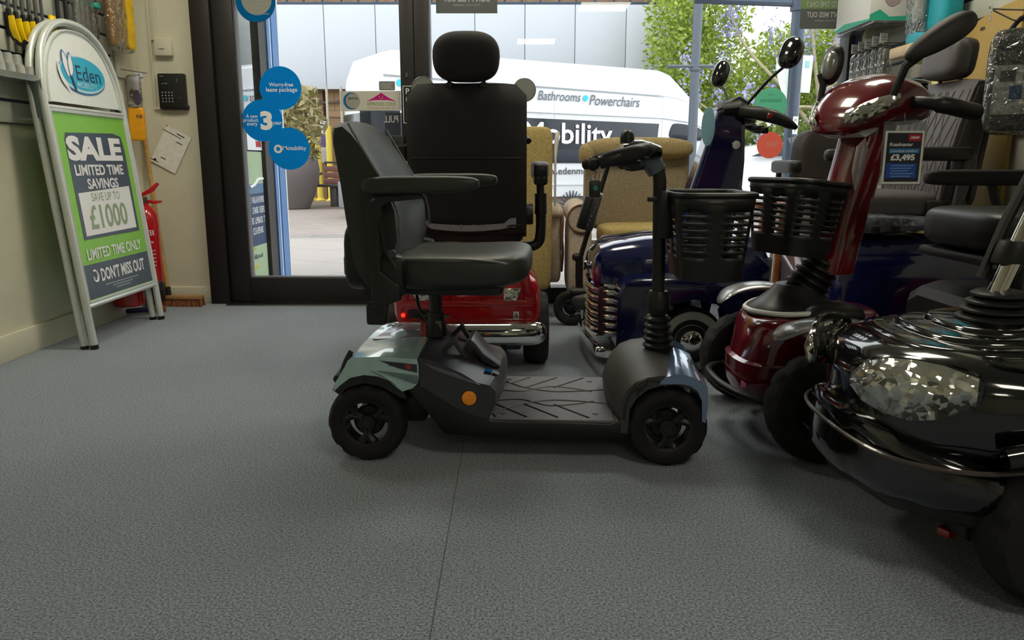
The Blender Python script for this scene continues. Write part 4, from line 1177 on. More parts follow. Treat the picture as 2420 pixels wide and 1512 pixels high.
# ================================================================= SCOOTER BUILDING BLOCKS
rimdk = mat('dark_rim', '#2a2929', .35, metal=.3, vary=.05)
whitewall = mat('whitewall', '#a9a9a2', .6, vary=.05)
def wheel(t, c, r, w, rr=.6, spokes=3, rim=None, white=False, cap=False, steer=0.0, face=-1, tread=.0022, nt=72):
    """tyre with tread blocks as a part, rim as its sub-part. axis = local y turned by steer; face: side of the rim dish"""
    rim = rim or rimdk
    ax = V((-math.sin(steer), math.cos(steer), 0))
    tx = V((math.cos(steer), math.sin(steer), 0))
    o = V(c) - ax * (w / 2)
    h = w
    prof = [(r * rr, .12 * h), (r * (rr + .06), .04 * h), (r * .80, .0), (r * .90, .03 * h), (r * .965, .12 * h), (r * .985, .25 * h), (r, .38 * h), (r, .62 * h), (r * .985, .75 * h), (r * .965, .88 * h), (r * .90, .97 * h), (r * .80, h), (r * (rr + .06), .96 * h), (r * rr, .88 * h)]
    def mod(j, k):
        if j in (4, 5, 8, 9):
            return -tread * 2 if (k + (0 if j < 7 else 3)) % 6 < 2 else 0
        if j in (6, 7):
            return -tread if k % 6 in (3,) else 0
        return 0
    m = MB(rubber); m.lathe(prof + [prof[0]], o, ax, nt, mod, cap=False)
    if white:
        m.use(whitewall)
        for sd, hh in ((0, -.003),):
            m.lathe([(r * .66, hh + .002), (r * .70, hh), (r * .88, hh + .001), (r * .90, hh + .006)], o, ax, 48, cap=False)
    ty = m.fin('wheel', t, 30)
    m = MB(rim)
    e = .12 * h if face < 0 else .88 * h
    m.lathe([(r * rr * 1.02, .1 * h), (r * rr * .9, .14 * h), (r * rr * .88, .5 * h), (r * rr * .9, .86 * h), (r * rr * 1.02, .9 * h)], o, ax, 48, cap=False)
    if cap:
        m.use(blackp); m.lathe([(r * rr, .12 * h), (r * rr * .5, .05 * h), (.001, .05 * h)], o, ax, 40, cap=False); m.lathe([(r * rr, .88 * h), (.001, .88 * h)], o, ax, 40, cap=False)
        m.use(chrome); m.lathe([(r * .34, .05 * h), (r * .33, -.06 * h), (r * .24, -.2 * h), (r * .1, -.26 * h), (.001, -.27 * h)], o, ax, 32, cap=False)
        m.use(steel); m.lathe([(r * rr * .98, .08 * h), (r * rr * .93, .05 * h), (r * rr * .9, .09 * h)], o, ax, 40, cap=False)
    else:
        m.lathe([(r * .19, .1 * h), (r * .21, .2 * h), (r * .21, .8 * h), (r * .19, .9 * h)], o, ax, 24)
        m.use(blackp); m.lathe([(r * .12, .06 * h), (r * .14, .1 * h)], o, ax, 20); q0, q1 = (.55, .85) if face < 0 else (.15, .45)
        m.lathe([(r * .36, q0 * h), (r * .40, (q0 + .05) * h), (r * .40, q1 * h)], o, ax, 28); m.use(rim)
        for k in range(spokes):
            a = 2 * PI * k / spokes + .52
            for da in (-.17, .17):
                p0 = o + ax * (.45 * h) + (tx * math.cos(a) + V((0, 0, 1)) * math.sin(a)) * (r * .16)
                p1 = o + ax * (.35 * h) + (tx * math.cos(a + da * .5) + V((0, 0, 1)) * math.sin(a + da * .5)) * (r * .38)
                p2 = o + ax * (.3 * h) + (tx * math.cos(a + da * 1.9) + V((0, 0, 1)) * math.sin(a + da * 1.9)) * (r * rr * .93)
                m.tube(cr([p0, p1, p2], 4), [r * .13, r * .13, r * .125, r * .12, r * .115, r * .115, r * .115, r * .12, r * .13], 8)
    m.fin('rim', ty, 35)
    return ty

def bellows(p0, p1, r0, r1, n, m):
    p0, p1 = V(p0), V(p1)
    L = (p1 - p0).length
    prof = []
    for k in range(n):
        a = k / n
        r = r0 + (r1 - r0) * a
        prof += [(r * .82, L * a), (r, L * (a + .35 / n)), (r, L * (a + .6 / n)), (r * .8, L * (a + .97 / n))]
    m.lathe(prof, p0, (p1 - p0), 32)

# ================================================================= MAIN SCOOTER (silver sage travel scooter, side on)
RW = V((-.4195, 2.1183, 0)); FD = V((.99884, -.04809, 0)); SD = V((.04809, .99884, 0))
ms = thing('mobility_scooter', 'sage silver and black travel mobility scooter standing side-on in the middle of the carpet', 'mobility scooter', RW + SD * .245, math.atan2(FD.y, FD.x))
NY, FY = -.245, .245
for x in (0, .86):
    for y in (NY + .036, FY - .036):
        wheel(ms, (x, y, .1145), .1145, .072, rr=.60, face=-1 if y < 0 else 1)

# chassis tub
m = MB(blackp)
poly = [(.07, .24), (.12, .215), (.17, .155), (.226, .084), (.30, .078), (.70, .080), (.755, .085), (.775, .12), (.72, .135), (.70, .124), (.36, .131), (.33, .16), (.2, .26), (.1, .28)]
m.prism(poly, (0, -.235, 0), (1, 0, 0), (0, 0, 1), (0, .47, 0), .008)
m.use(steel); m.tube([(0, -.2, .1145), (0, .2, .1145)], .012, 8); m.tube([(.86, -.2, .1145), (.86, .2, .1145)], .012, 8)
m.use(blackp); m.box((.06, 0, .13), (.2, .28, .09), .02); m.fin('chassis', ms)
# deck with tread grooves
m = MB(deckm); m.prism([(.35, -.228), (.71, -.228), (.71, .228), (.35, .228)], (0, 0, .121), (1, 0, 0), (0, 1, 0), (0, 0, .0115), .003)
m.use(MATS['black_plastic'])
for sgn in (-1, 1):
    for x0 in (.37, .46, .55, .64):
        m.tube([(x0, sgn * .21, .1325), (x0 - .10 if x0 > .4 else x0 - .02, sgn * .09 if x0 > .4 else sgn * .16, .1325)], .0032, 5)
    m.tube(cr([(.355, sgn * .19, .1325), (.43, sgn * .10, .1325), (.52, sgn * .05, .1325), (.60, sgn * .05, .1325), (.705, sgn * .075, .1325)], 6), .0032, 5)
    m.tube(cr([(.355, sgn * .06, .1325), (.44, sgn * .045, .1325), (.52, sgn * .10, .1325), (.60, sgn * .085, .1325), (.66, sgn * .05, .1325)], 6), .0028, 5)
for x, y in ((.39, -.18), (.66, -.17), (.39, .18), (.66, .17)):
    m.use(greyplas); m.lathe([(.009, 0), (.008, .002), (.001, .0022)], (x, y, .1325), n=14)
m.fin('deck', ms)

# rear sage shell: profiles across the width (x,z), wheel arch cut into the outer ones
def shell(ys, fn, m, cap=True):
    m.loft([[V((x, y, z)) for x, z in fn(y)] for y in ys], cap)
def rearfn(y):
    a = abs(y) / .245
    up = .014 * (1 - a ** 2.2)
    out = [(-.088, .212), (-.09, .228), (-.072, .256), (-.055, .284), (-.046, .302 + .5 * up), (-.03, .311 + up), (.05, .315 + up), (.152, .309 + up), (.156, .29 + up * .4), (.156, .25), (.150, .236)]
    arch = [(.138, .224), (.108, .214), (.092, .226), (.07, .245), (.04, .257), (.0, .261), (-.04, .252), (-.07, .230)]
    return out + arch
m = MB(silverg)
shell([-.243, -.236, -.215, -.17, -.1, 0, .1, .17, .215, .236, .243], rearfn, m)
m.fin('rear_cover', ms, 32)
# creases on the near and far flanks
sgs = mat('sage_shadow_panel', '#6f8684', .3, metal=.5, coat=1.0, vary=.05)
for sg in (-1, 1):
    m = MB(sgs)
    m.prism([(.036, .275), (.155, .262), (.155, .240), (.145, .238)], (0, sg * .242, 0), (1, 0, 0), (0, 0, 1), (0, sg * .006, 0), .002)
    m.prism([(.018, .275), (.05, .262), (.112, .222), (.085, .236), (.05, .256)], (0, sg * .242, 0), (1, 0, 0), (0, 0, 1), (0, sg * .005, 0), .002)
    m.fin('flank_panel', ms)
    m = MB(purpleb); m.prism([(.045, .304), (.152, .294), (.152, .27), (.10, .282)], (0, sg * .2425, 0), (1, 0, 0), (0, 0, 1), (0, sg * .003, 0), .001)
    if sg < 0:
        m.use(dkprint); m.text('stride', (.092, -.2462, .293), (1, 0, -.08), (0, 0, 1), .04, .012, .01)
        m.use(redlens); m.prism(circ(.008, 16), (.128, -.2455, .288), (1, 0, 0), (0, 0, 1), (0, -.002, 0))
    m.fin('side_badge', ms)
# top deck of the rear cover: graphite inlay, red tab, marks
m = MB(mat('lilac_grey_inlay', '#8b8a94', .3, coat=.5)); 
m.prism([(-.01, -.08), (.14, -.03), (.14, .14), (.02, .17)], (0, 0, .3255), (1, 0, -.02), (0, 1, 0), (0, 0, .003), .001)
m.use(dkprint); m.text('M7', (.02, .12, .3292), (1, .3, -.02), (0, 1, 0), .05, .05, .05)
m.fin('top_inlay', ms)
m = MB(MATS['red_lens']); m.prism(rrect(.018, .055, .007), (.135, -.02, .342), (1, 0, 0), (0, .1, 1), (0, .006, 0), .001); m.fin('release_tab', ms)
# rear arch liner + tail bumper
m = MB(blackp)
for sg in (-1, 1):
    m.loft([[V((x, sg * y, z)) for x, z in [(-.095, .215), (-.06, .243), (0, .262), (.06, .248), (.11, .214), (.12, .19), (.1, .195), (.05, .225), (0, .236), (-.05, .222), (-.075, .2)]] for y in (.238, .15)])
m.tube(cr([(-.075, -.2, .25), (-.062, -.21, .285), (-.045, -.2, .32)], 4), .008, 8); m.tube(cr([(-.09, -.2, .235), (-.098, 0, .24), (-.09, .2, .235)], 4), .012, 8)
m.fin('arch_liner', ms)
# battery box
def boxfn(y):
    a = abs(y) / .235
    dz = .012 * (1 - a ** 2)
    dx = -.018 * a ** 2
    return [(.158, .23), (.158, .312 + dz), (.2, .302 + dz), (.28, .267 + dz), (.34 + dx, .241 + dz * .6), (.374 + dx, .234 + dz * .4), (.392 + dx, .215), (.390 + dx, .18), (.364 + dx * .5, .137), (.33, .139), (.27, .160)]
m = MB(purpleb); shell([-.237, -.229, -.17, -.10, 0, .10, .17, .229, .237], boxfn, m)
m.fin('battery_box', ms, 28)
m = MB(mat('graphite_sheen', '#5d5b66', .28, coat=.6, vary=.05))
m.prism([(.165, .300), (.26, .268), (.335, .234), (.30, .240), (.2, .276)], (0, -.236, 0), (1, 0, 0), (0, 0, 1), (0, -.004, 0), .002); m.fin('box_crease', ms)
m = MB(stickblue); m.box((.345, -.13, .2475), (.022, .026, .002), 0, (0, .35, 0)); m.use(mat('label_olive', '#7c7560', .5)); m.box((.367, -.13, .2415), (.02, .026, .002), 0, (0, .35, 0)); m.fin('box_label', ms)
for y0 in (-.10, .10):
    m = MB(greyplas)
    m.prism([(.20, .305), (.236, .338), (.246, .344), (.250, .332), (.262, .31), (.285, .278), (.27, .276), (.25, .305), (.24, .322), (.215, .30)], (0, y0 - .012, 0), (1, 0, 0), (0, 0, 1), (0, .024, 0), .003)
    m.fin('box_handle', ms)
m = MB(purpleb); m.prism([(.262, .28), (.276, .322), (.286, .33), (.30, .318), (.325, .285), (.378, .246), (.355, .242), (.32, .262), (.298, .296), (.288, .29), (.28, .268)], (0, -.075, 0), (1, 0, 0), (0, 0, 1), (0, .15, 0), .004); m.fin('carry_handle', ms)
# amber reflectors
for sg in (-1, 1):
    m = MB(blackp); m.lathe([(.025, 0), (.025, .004), (.022, .006)], (.298, sg * .232, .196), (0, sg, 0), 28); 
    m.use(amber); m.lathe([(.021, .004), (.0205, .009), (.012, .011), (.001, .0112)], (.298, sg * .232, .196), (0, sg, 0), 28)
    for k in range(9):
        m.box((.284 + .0035 * k, sg * .2435, .192), (.0018, .002, .009))
    m.fin('side_reflector', ms)
# seat post
m = MB(blackp); m.tube([(.172, 0, .27), (.172, 0, .50)], .020, 16); m.lathe([(.034, 0), (.034, .02), (.026, .05), (.026, .075)], (.172, 0, .325), n=20); m.use(steel); m.tube([(.13, 0, .385), (.215, 0, .385)], .006, 8)
m.use(mat('post_label', '#77777a', .5)); m.box((.183, -.025, .35), (.02, .004, .05)); m.fin('seat_post', ms)
m = MB(blackp); m.tube(cr([(.09, .12, .46), (.11, .06, .40), (.14, .02, .37), (.155, .01, .33)], 5), .006, 8); m.fin('cable', ms)

# front wing (dark) and its sage-blue caps
def frontfn(y):
    a = abs(y) / .245
    k = max(0, (a - .35) / .65)
    d = .022 * (1 - k * k)
    return [(.708 + .02 * k, .10), (.699 + .028 * k, .14), (.695 + .03 * k, .185), (.712 + .03 * k, .225 + d * .5), (.742 + .025 * k, .248 + d), (.785 + .015 * k, .262 + d), (.84, .268 + d), (.89, .260 + d), (.925, .245 + d), (.948, .228 + d * .5), (.938, .218), (.92, .230), (.88, .243), (.84, .241), (.80, .228), (.77, .202), (.752, .17), (.748, .10)]
m = MB(greyplas); shell([-.240, -.232, -.2, -.14, -.08, 0, .08, .14, .2, .232, .240], frontfn, m); m.fin('front_cover', ms, 32)
wgm = mat('wing_groove', '#2a2a2a', .5)
for sg in (-1, 1):
    m = MB(wgm); m.tube(cr([(.735, sg * .2415, .14), (.745, sg * .2415, .20), (.775, sg * .2415, .246), (.80, sg * .2405, .256), (.835, sg * .2405, .251)], 5), .003, 6)
    m.tube([(.757, sg * .2415, .222), (.79, sg * .2415, .236)], .003, 6); m.tube([(.772, sg * .2415, .213), (.80, sg * .2415, .25)], .003, 6)
    m.fin('cover_groove', ms)
for sg in (-1, 1):
    m = MB(silverb)
    def capr(y):
        a = abs(y) / .245
        e = .034 * (1 - a ** 1.5)
        q = .05 * (1 - a)
        return [(.832 + q, .246), (.834 + q, .254 + e * .5), (.85 + q, .268 + e), (.872 + q * .6, .276 + e), (.89 + q * .3, .276 + e), (.918, .270 + e), (.945, .258 + e), (.964, .238 + e * .6), (.968, .19), (.963, .135), (.953, .14), (.95, .20), (.937, .228), (.915, .243), (.89, .248)]
    shell([sg * y for y in (.248, .244, .20, .14, .08, .055)], capr, m); m.fin('front_wing', ms, 30)
m = MB(blackp); m.tube(cr([(.955, -.22, .135), (.968, -.1, .13), (.972, 0, .13), (.968, .1, .13), (.955, .22, .135)], 4), .013, 8); m.fin('front_bumper', ms)
# tiller
m = MB(rubber2); bellows((.861, 0, .272), (.853, 0, .395), .05, .037, 6, m); m.fin('bellows', ms)
m = MB(blackp); m.tube([(.855, 0, .38), (.851, 0, .56), (.845, 0, .80), (.838, 0, .845), (.815, 0, .868)], [.0195, .0195, .0195, .02, .022], 16)
m.lathe([(.03, 0), (.036, .02), (.036, .05), (.028, .07)], (.854, 0, .40), n=20); m.tube([(.854, -.045, .43), (.854, .045, .43)], .012, 10); m.tube([(.845, .0, .45), (.895, -.01, .415)], .012, 8); m.box((.824, -.01, .745), (.03, .012, .014), .003)
m.fin('tiller_stem', ms)
m = MB(mat('slate_collar', '#58656f', .35, metal=.3, coat=.4)); m.tube([(.838, 0, .825), (.806, 0, .872)], [.029, .032], 14); m.fin('tiller_collar', ms)
m = MB(blackg)
m.loft([[V((.73 + .11 * k, (.055 + .03 * math.sin(PI * (.2 + .7 * k))) * a, .892 - .012 * k + b * (.020 + .012 * math.sin(PI * k)))) for a, b in [(math.cos(2 * PI * j / 20), math.sin(2 * PI * j / 20)) for j in range(20)]] for k in (0, .08, .25, .5, .75, .92, 1.0)])
m.fin('control_console', ms)
m = MB(blackp); m.lathe([(.02, 0), (.021, .016), (.018, .03), (.010, .038), (.001, .040)], (.745, -.01, .905), n=20); m.fin('speed_dial', ms)
m = MB(blackp)
m.tube(cr([(.655, -.21, .851), (.69, -.215, .862), (.74, -.20, .878), (.79, -.14, .888), (.80, -.05, .885), (.80, .05, .885), (.79, .14, .888), (.74, .20, .878), (.69, .215, .862), (.655, .21, .851)], 5), .018, 10)
m.fin('handlebar', ms)
for sg in (-1, 1):
    m = MB(rubber); m.sq((.715, sg * .208, .868), (.13, .044, .042), .7, .6, rot=(0, -.2, 0)); m.sq((.638, sg * .209, .846), (.03, .034, .034), .9, .9); m.fin('hand_grip', ms)
for sg in (-1, 1):
    m = MB(blackp); m.prism([(.71, .852), (.76, .856), (.78, .845), (.77, .832), (.745, .83), (.73, .84), (.705, .838)], (0, sg * .16, 0), (1, 0, 0), (0, 0, 1), (0, sg * .02, 0), .003); m.fin('thumb_lever', ms)
m = MB(blackp); m.tube(cr([(.79, 0, .86), (.765, .01, .845), (.74, -.02, .838), (.76, -.03, .832), (.80, 0, .838)], 5), .006, 6); m.fin('tilt_lever', ms)

# seat (turned slightly towards the camera)
ST = Matrix.Translation(V((.172, 0, 0))) @ Matrix.Rotation(-math.radians(1.5), 4, 'Z')
def seatpart(m, name, sharp=40):
    m2 = MB(); m2.v = [ST @ p for p in m.v]; m2.f, m2.mi, m2.mats = m.f, m.mi, m.mats
    return m2.fin(name, ms, sharp)
m = MB(vinyl)
def cush(p):
    z = p.z
    if p.z > 0:
        z = p.z * (.78 + .22 * p.x * p.x * (1 if p.x > 0 else .4)) - .10 * math.exp(-((p.y) / .5) ** 2) * (1 - p.x * .6)
    else:
        z = p.z * (1.0 - .35 * max(0, p.x) ** 2)
    return (p.x, p.y, z)
m.sq((.085, 0, .553), (.42, .45, .125), .45, .38, 22, 44, f=cush); sc = seatpart(m, 'seat_cushion')
m = MB(mat('piping_grey', '#6b6f69', .4))
m.tube(cr([(-.11, -.222, .588), (.0, -.224, .59), (.12, -.224, .59), (.2, -.222, .584), (.262, -.195, .570), (.285, -.12, .566), (.288, 0, .563), (.285, .12, .566), (.262, .195, .57), (.2, .222, .584), (0, .224, .59)], 6), .0035, 6)
seatpart(m, 'piping')
m = MB(blackp); m.box((.07, 0, .495), (.30, .36, .03), .01); m.box((0, 0, .478), (.12, .16, .03), .008); m.tube([(-.16, -.2, .49), (-.16, .2, .49)], .014, 8); seatpart(m, 'seat_base')
# backrest: stations across the width
def backfn(y):
    a = abs(y) / .225
    t0 = a ** 4
    d = .0 + .045 * a ** 2       # wings come forward
    top = .968 - .022 * a ** 3
    xs = [(-.19, .50), (-.235, .56), (-.245, .60), (-.258, .70), (-.268, .80), (-.282, .90), (-.288 + .01 * t0, top - .025), (-.272, top - .004), (-.235 - .01 * t0, top), (-.215, top - .02), (-.185 + .3 * d, .88), (-.145 + .8 * d, .80), (-.12 + d, .72), (-.105 + d * .7, .64), (-.11, .56), (-.14, .51)]
    k = 1 - .25 * t0
    cx = -.19
    return [(cx + .043 * min(1, .6 + .4 * (1 - (z - .5) / .45)) + (x - cx) * k, z) for x, z in xs]
m = MB(vinyl); shell([-.225, -.218, -.19, -.13, -.06, 0, .06, .13, .19, .218, .225], backfn, m); seatpart(m, 'backrest', 45)
for sg in (-1, 1):
    m = MB(MATS['piping_grey']); m.tube(cr([(-.19, sg * .222, .955), (-.15, sg * .2255, .885), (-.10, sg * .227, .80), (-.062, sg * .226, .72), (-.055, sg * .225, .65)], 5), .0035, 6)
    seatpart(m, 'back_piping')
m = MB(blackp); m.sq((-.182, 0, .59), (.09, .44, .21), .5, .3, f=lambda p: (p.x, p.y, p.z)); m.box((-.228, -.1, .56), (.02, .12, .06), .008); seatpart(m, 'back_shell')
# armrests
for sg in (-1, 1):
    m = MB(blackp); y = sg * .262
    m.prism([(-.135, .74), (-.115, .765), (.0, .772), (.03, .758), (-.07, .748), (-.095, .735), (-.102, .56), (-.05, .52), (-.05, .48), (-.085, .47), (-.09, .435), (-.125, .44), (-.13, .5)], (0, y - .012, 0), (1, 0, 0), (0, 0, 1), (0, .024, 0), .004)
    m.box((-.085, sg * .24, .545), (.09, .05, .12), .02); m.box((-.12, sg * .25, .44), (.055, .045, .06), .008)
    m.tube(cr([(-.095, y - .016, .70), (-.085, y - .016, .62), (-.06, y - .016, .57)], 4), .006, 6)
    ab = seatpart(m, 'armrest_bracket')
    for bx, bz, br_, by in ((-.115, .752, .008, .012), (-.065, .612, .012, .03)):
        m = MB(mat('dark_bolt%d' % int(bz * 1000 + sg), '#55585a', .25, metal=.9)); m.lathe([(br_, 0), (br_ * .9, .005), (.001, .007)], (bx, y + sg * by, bz), (0, sg, 0), 16); seatpart(m, 'bolt')
    m = MB(vinyl)
    m.sq((.012, y, .793), (.315, .062, .048), .55, .45, 14, 40, f=lambda p: (p.x, p.y * (1 - .12 * p.x), p.z * (1 - .10 * p.x) + .12 * p.x))
    seatpart(m, 'armrest_pad')
# front basket on the tiller
def basket(t, M, w, d, h, wt, dt, name='basket'):
    """rounded tapered wire-look plastic basket with rows of slots; M places its top centre, x = outward, y = sideways"""
    m = MB(blackp)
    NS = 56
    def per(u, zz):
        k = 1 - zz
        ww = wt + (w - wt) * k; dd = dt + (d - dt) * k
        r = .05
        pts = rrect(dd, ww, r, 5)
        # resample the outline evenly
        L = [0]
        for i in range(len(pts)):
            a, b = pts[i], pts[(i + 1) % len(pts)]
            L.append(L[-1] + math.hypot(b[0] - a[0], b[1] - a[1]))
        q = u * L[-1]
        for i in range(len(pts)):
            if q <= L[i + 1] + 1e-9:
                a, b = pts[i], pts[(i + 1) % len(pts)]
                s_ = (q - L[i]) / max(1e-9, L[i + 1] - L[i])
                return (a[0] + (b[0] - a[0]) * s_, a[1] + (b[1] - a[1]) * s_)
    rows = [0, .2] + sum([[.2 + .082 * k + .042, .2 + .082 * k + .082] for k in range(7)], []) + [.80, .90, 1.0]
    rows = sorted(set(round(r_, 4) for r_ in rows))
    grid = [[V((*per(i / NS, r_), -h * r_)) for i in range(NS)] for r_ in rows]
    vs = [M @ p for g in grid for p in g]
    fs = []
    for j in range(len(rows) - 1):
        mid = (rows[j] + rows[j + 1]) / 2
        isrow = .2 < mid < .78 and abs(((mid - .2) % .082) - .021) < .012
        for i in range(NS):
            if isrow and i % 14 not in (0, 1, 6, 7, 8, 13):
                continue
            fs.append((j * NS + i, j * NS + (i + 1) % NS, (j + 1) * NS + (i + 1) % NS, (j + 1) * NS + i))
    fs.append(tuple((len(rows) - 1) * NS + i for i in range(NS)))
    m.add(vs, fs)
    o = m.fin(name, t, 30)
    so = o.modifiers.new('thickness', 'SOLIDIFY'); so.thickness = .004; so.offset = 0
    m = MB(blackp); m.tube([M @ V((*per(i / NS, 0), -.004)) for i in range(NS)], .008, 8, closed=True)
    m.tube([M @ V((*per(i / NS, .11), -h * .11)) for i in range(NS)], .004, 6, closed=True)
    m.fin('basket_rim', o)
    return o
basket(ms, Matrix.Translation(V((.985, 0.0, .766))), .34, .225, .245, .29, .175)
m = MB(blackp); m.box((.862, 0, .70), (.04, .08, .14), .008); m.box((.882, 0, .72), (.02, .2, .03), .004); m.fin('basket_bracket', ms)
CUR = Matrix.Identity(4)
# key tag hanging from the near grip
TG = RW + SD * .245 + FD * .642 + SD * -.222
t = thing('key_tag', 'black and clear key tag with teal logo hanging from the silver scooter handlebar', 'key tag', TG + V((0, 0, .76)), 0)
m = MB(blackp); m.prism(rrect(.030, .045, .006), (0, 0, .022), (1, 0, 0), (0, 0, 1), (0, .006, 0), .001); m.fin('card', t)
m = MB(mat('teal_logo', '#2c7f78', .5)); m.prism(circ(.007, 16), (.002, -.0008, .024), (1, 0, 0), (0, 0, 1), (0, .0006, 0)); m.fin('logo', t)
m = MB(steel); m.tube([(0, .003, .045), (.004, .003, .085)], .002, 6); m.tube([(.012 * math.cos(a), .003, .056 + .012 * math.sin(a)) for a in [2 * PI * k / 16 for k in range(16)]], .0012, 5, closed=True); m.fin('ring', t)

# ================================================================= RED SCOOTER (seen from behind)
RC = (-.183, 3.27, 0)
rs = thing('mobility_scooter', 'bright red scooter with headrest seat and chrome bumper, seen from behind', 'mobility scooter', RC, PI / 2)
# local x = forward (away from camera), local y = left of the rider
for y in (-.285, .285):
    wheel(rs, (0, y, .157), .157, .105, rr=.5, face=-1 if y < 0 else 1, tread=.003, nt=60)
for y in (-.24, .24):
    wheel(rs, (.70, y, .13), .13, .09, rr=.5, face=-1 if y < 0 else 1, nt=48)
def rbody(x):
    # half outline in (y,z): wide low body with rounded shoulders
    k = min(1, max(0, (x + .19) / .06))
    w = .292 + .013 * k
    zt = .398 + .02 * k
    return [(-w * .97, .215), (-w, .25), (-w, .30), (-w * .985, .345), (-w * .94, .385), (-w * .86, zt), (-w * .6, zt + .004), (0, zt + .006), (w * .6, zt + .004), (w * .86, zt), (w * .94, .385), (w * .985, .345), (w, .30), (w, .25), (w * .97, .215)]
m = MB(redpaint)
m.loft([[V((x, y * s_, .3 + (z - .3) * s_)) for y, z in rbody(x)] for x, s_ in ((-.205, .93), (-.20, .97), (-.185, .995), (-.15, 1), (.05, 1), (.18, .97), (.24, .9))])
m.fin('rear_body', rs, 32)
m = MB(redpaint)
m.prism([(-.262, .285), (.262, .285), (.268, .30), (.24, .312), (-.24, .312), (-.268, .30)], (-.20, 0, 0), (0, 1, 0), (0, 0, 1), (-.014, 0, 0), .005)
m.prism([(-.235, .312), (.235, .312), (.215, .40), (-.215, .40)], (-.20, 0, 0), (0, 1, 0), (0, 0, 1), (-.008, 0, 0), .004)
for sg in (-1, 1):
    m.prism([(sg * .235, .312), (sg * .262, .315), (sg * .252, .43), (sg * .225, .445), (sg * .215, .42)], (-.20, 0, 0), (0, 1, 0), (0, 0, 1), (-.012, 0, 0), .004)
m.prism([(-.05, .30), (.05, .30), (.085, .40), (.06, .40), (.03, .33), (-.03, .33), (-.06, .40), (-.085, .40)], (-.205, 0, 0), (0, 1, 0), (0, 0, 1), (-.012, 0, 0), .004)
m.fin('tail_panel', rs)
for sg in (-1, 1):
    m = MB(lensg); m.prism([(sg * .175 - .026, .31), (sg * .175 + .026, .31), (sg * .185 + .036, .36), (sg * .185 - .036, .36)], (-.211, 0, 0), (0, 1, 0), (0, 0, 1), (-.012, 0, 0), .004); m.fin('tail_lamp', rs)
    m = MB(MATS['red_lens']); m.lathe([(.021, 0), (.02, .005), (.001, .007)], (-.203, sg * .25, .247), (-1, 0, 0), 24); m.fin('reflector', rs)
m = MB(MATS['red_lens']); m.box((-.216, .12, .342), (.012, .075, .03), .004); m.fin('brake_lamp', rs)
m = MB(redlamp); m.sq((-.211, .255, .249), (.012, .016, .016), 1, 1, 8, 12); m.use(redlens); m.tube([(-.209, .268, .255), (-.209, .266, .268), (-.209, .256, .278)], .004, 6); m.fin('charging_light', rs)
m = MB(whitep); m.box((-.206, -.20, .247), (.002, .022, .034), .0005); m.use(dkprint); m.tube([(-.208, -.207, .238), (-.208, -.20, .258), (-.208, -.193, .238)], .0016, 4); m.tube([(-.208, -.203, .238), (-.208, -.20, .248), (-.208, -.197, .238)], .001, 4); m.fin('rating_label', rs)
m = MB(blackp); m.tube(cr([(-.205, .20, .25), (-.22, .17, .22), (-.23, .14, .17), (-.22, .13, .13)], 4), .005, 6); m.box((-.209, .19, .255), (.01, .09, .035), .003); m.fin('charging_cable', rs)
m = MB(chrome)
m.loft([[V((-.235 + .05 * max(0, abs(y) / .32 - .8) * 3 + .042 * math.cos(a) * k, y, .178 + .049 * k * math.sin(a))) for a in [2 * PI * j / 24 for j in range(24)]] for y, k in [(sg_y, kk) for sg_y, kk in ((-.325, .05), (-.322, .4), (-.312, .72), (-.295, .92), (-.27, 1), (-.15, 1), (0, 1), (.15, 1), (.27, 1), (.295, .92), (.312, .72), (.322, .4), (.325, .05))]])
m.fin('rear_bumper', rs)
m = MB(blackp); m.b2(-.19, .78, -.22, .22, .10, .15, .01); m.tube([(0, -.24, .157), (0, .24, .157)], .02, 10); m.tube([(.70, -.22, .13), (.70, .22, .13)], .015, 8); m.box((-.1, .0, .17), (.12, .3, .1), .02); m.tube([(-.2, -.15, .05), (-.18, -.15, .16)], .012, 8); m.tube([(-.2, .15, .05), (-.18, .15, .16)], .012, 8); m.tube([(-.2, -.22, .13), (-.2, .22, .13)], .013, 8); m.fin('chassis', rs)
for sg in (-1, 1):
    m = MB(rubber); m.lathe([(.02, -.01), (.025, 0), (.02, .01)], (-.2, sg * .15, .045), (0, 1, 0), 20); m.fin('anti_tip_wheel', rs)
m = MB(redpaint); m.loft([[V((x, y * w, z0 + z * hh)) for y, z in [(-1, 0), (-1, .6), (-.7, 1), (.7, 1), (1, .6), (1, 0)]] for x, w, z0, hh in ((.56, .16, .14, .10), (.66, .24, .16, .2), (.76, .22, .15, .2), (.84, .12, .15, .12))]); m.fin('front_cowl', rs, 30)
m = MB(blackp); m.tube([(.72, 0, .3), (.66, 0, .70), (.60, 0, .98)], .03, 12); m.tube(cr([(.45, -.26, .95), (.55, -.2, .99), (.6, 0, 1.0), (.55, .2, .99), (.45, .26, .95)], 4), .015, 8); m.box((.58, 0, 1.0), (.12, .2, .07), .02); m.fin('tiller', rs)
mirg = mat('mirror_glass', '#9a9c98', .25, metal=.5, vary=0)
for sg, zz in ((-1, 1.193), (1, 1.20)):
    m = MB(steel); m.lathe([(.054, 0), (.056, .006), (.05, .02), (.02, .03), (.001, .032)], (.58, sg * .243, zz), (1, 0, 0), 32)
    m.tube(cr([(.6, sg * .243, zz), (.62, sg * .2, zz - .08), (.6, sg * .12, 1.0)], 4), .005, 6); mi = m.fin('mirror', rs)
    m = MB(mirg); m.lathe([(.05, -.002), (.05, -.0005)], (.58, sg * .243, zz), (1, 0, 0), 32); m.fin('mirror_glass', mi)
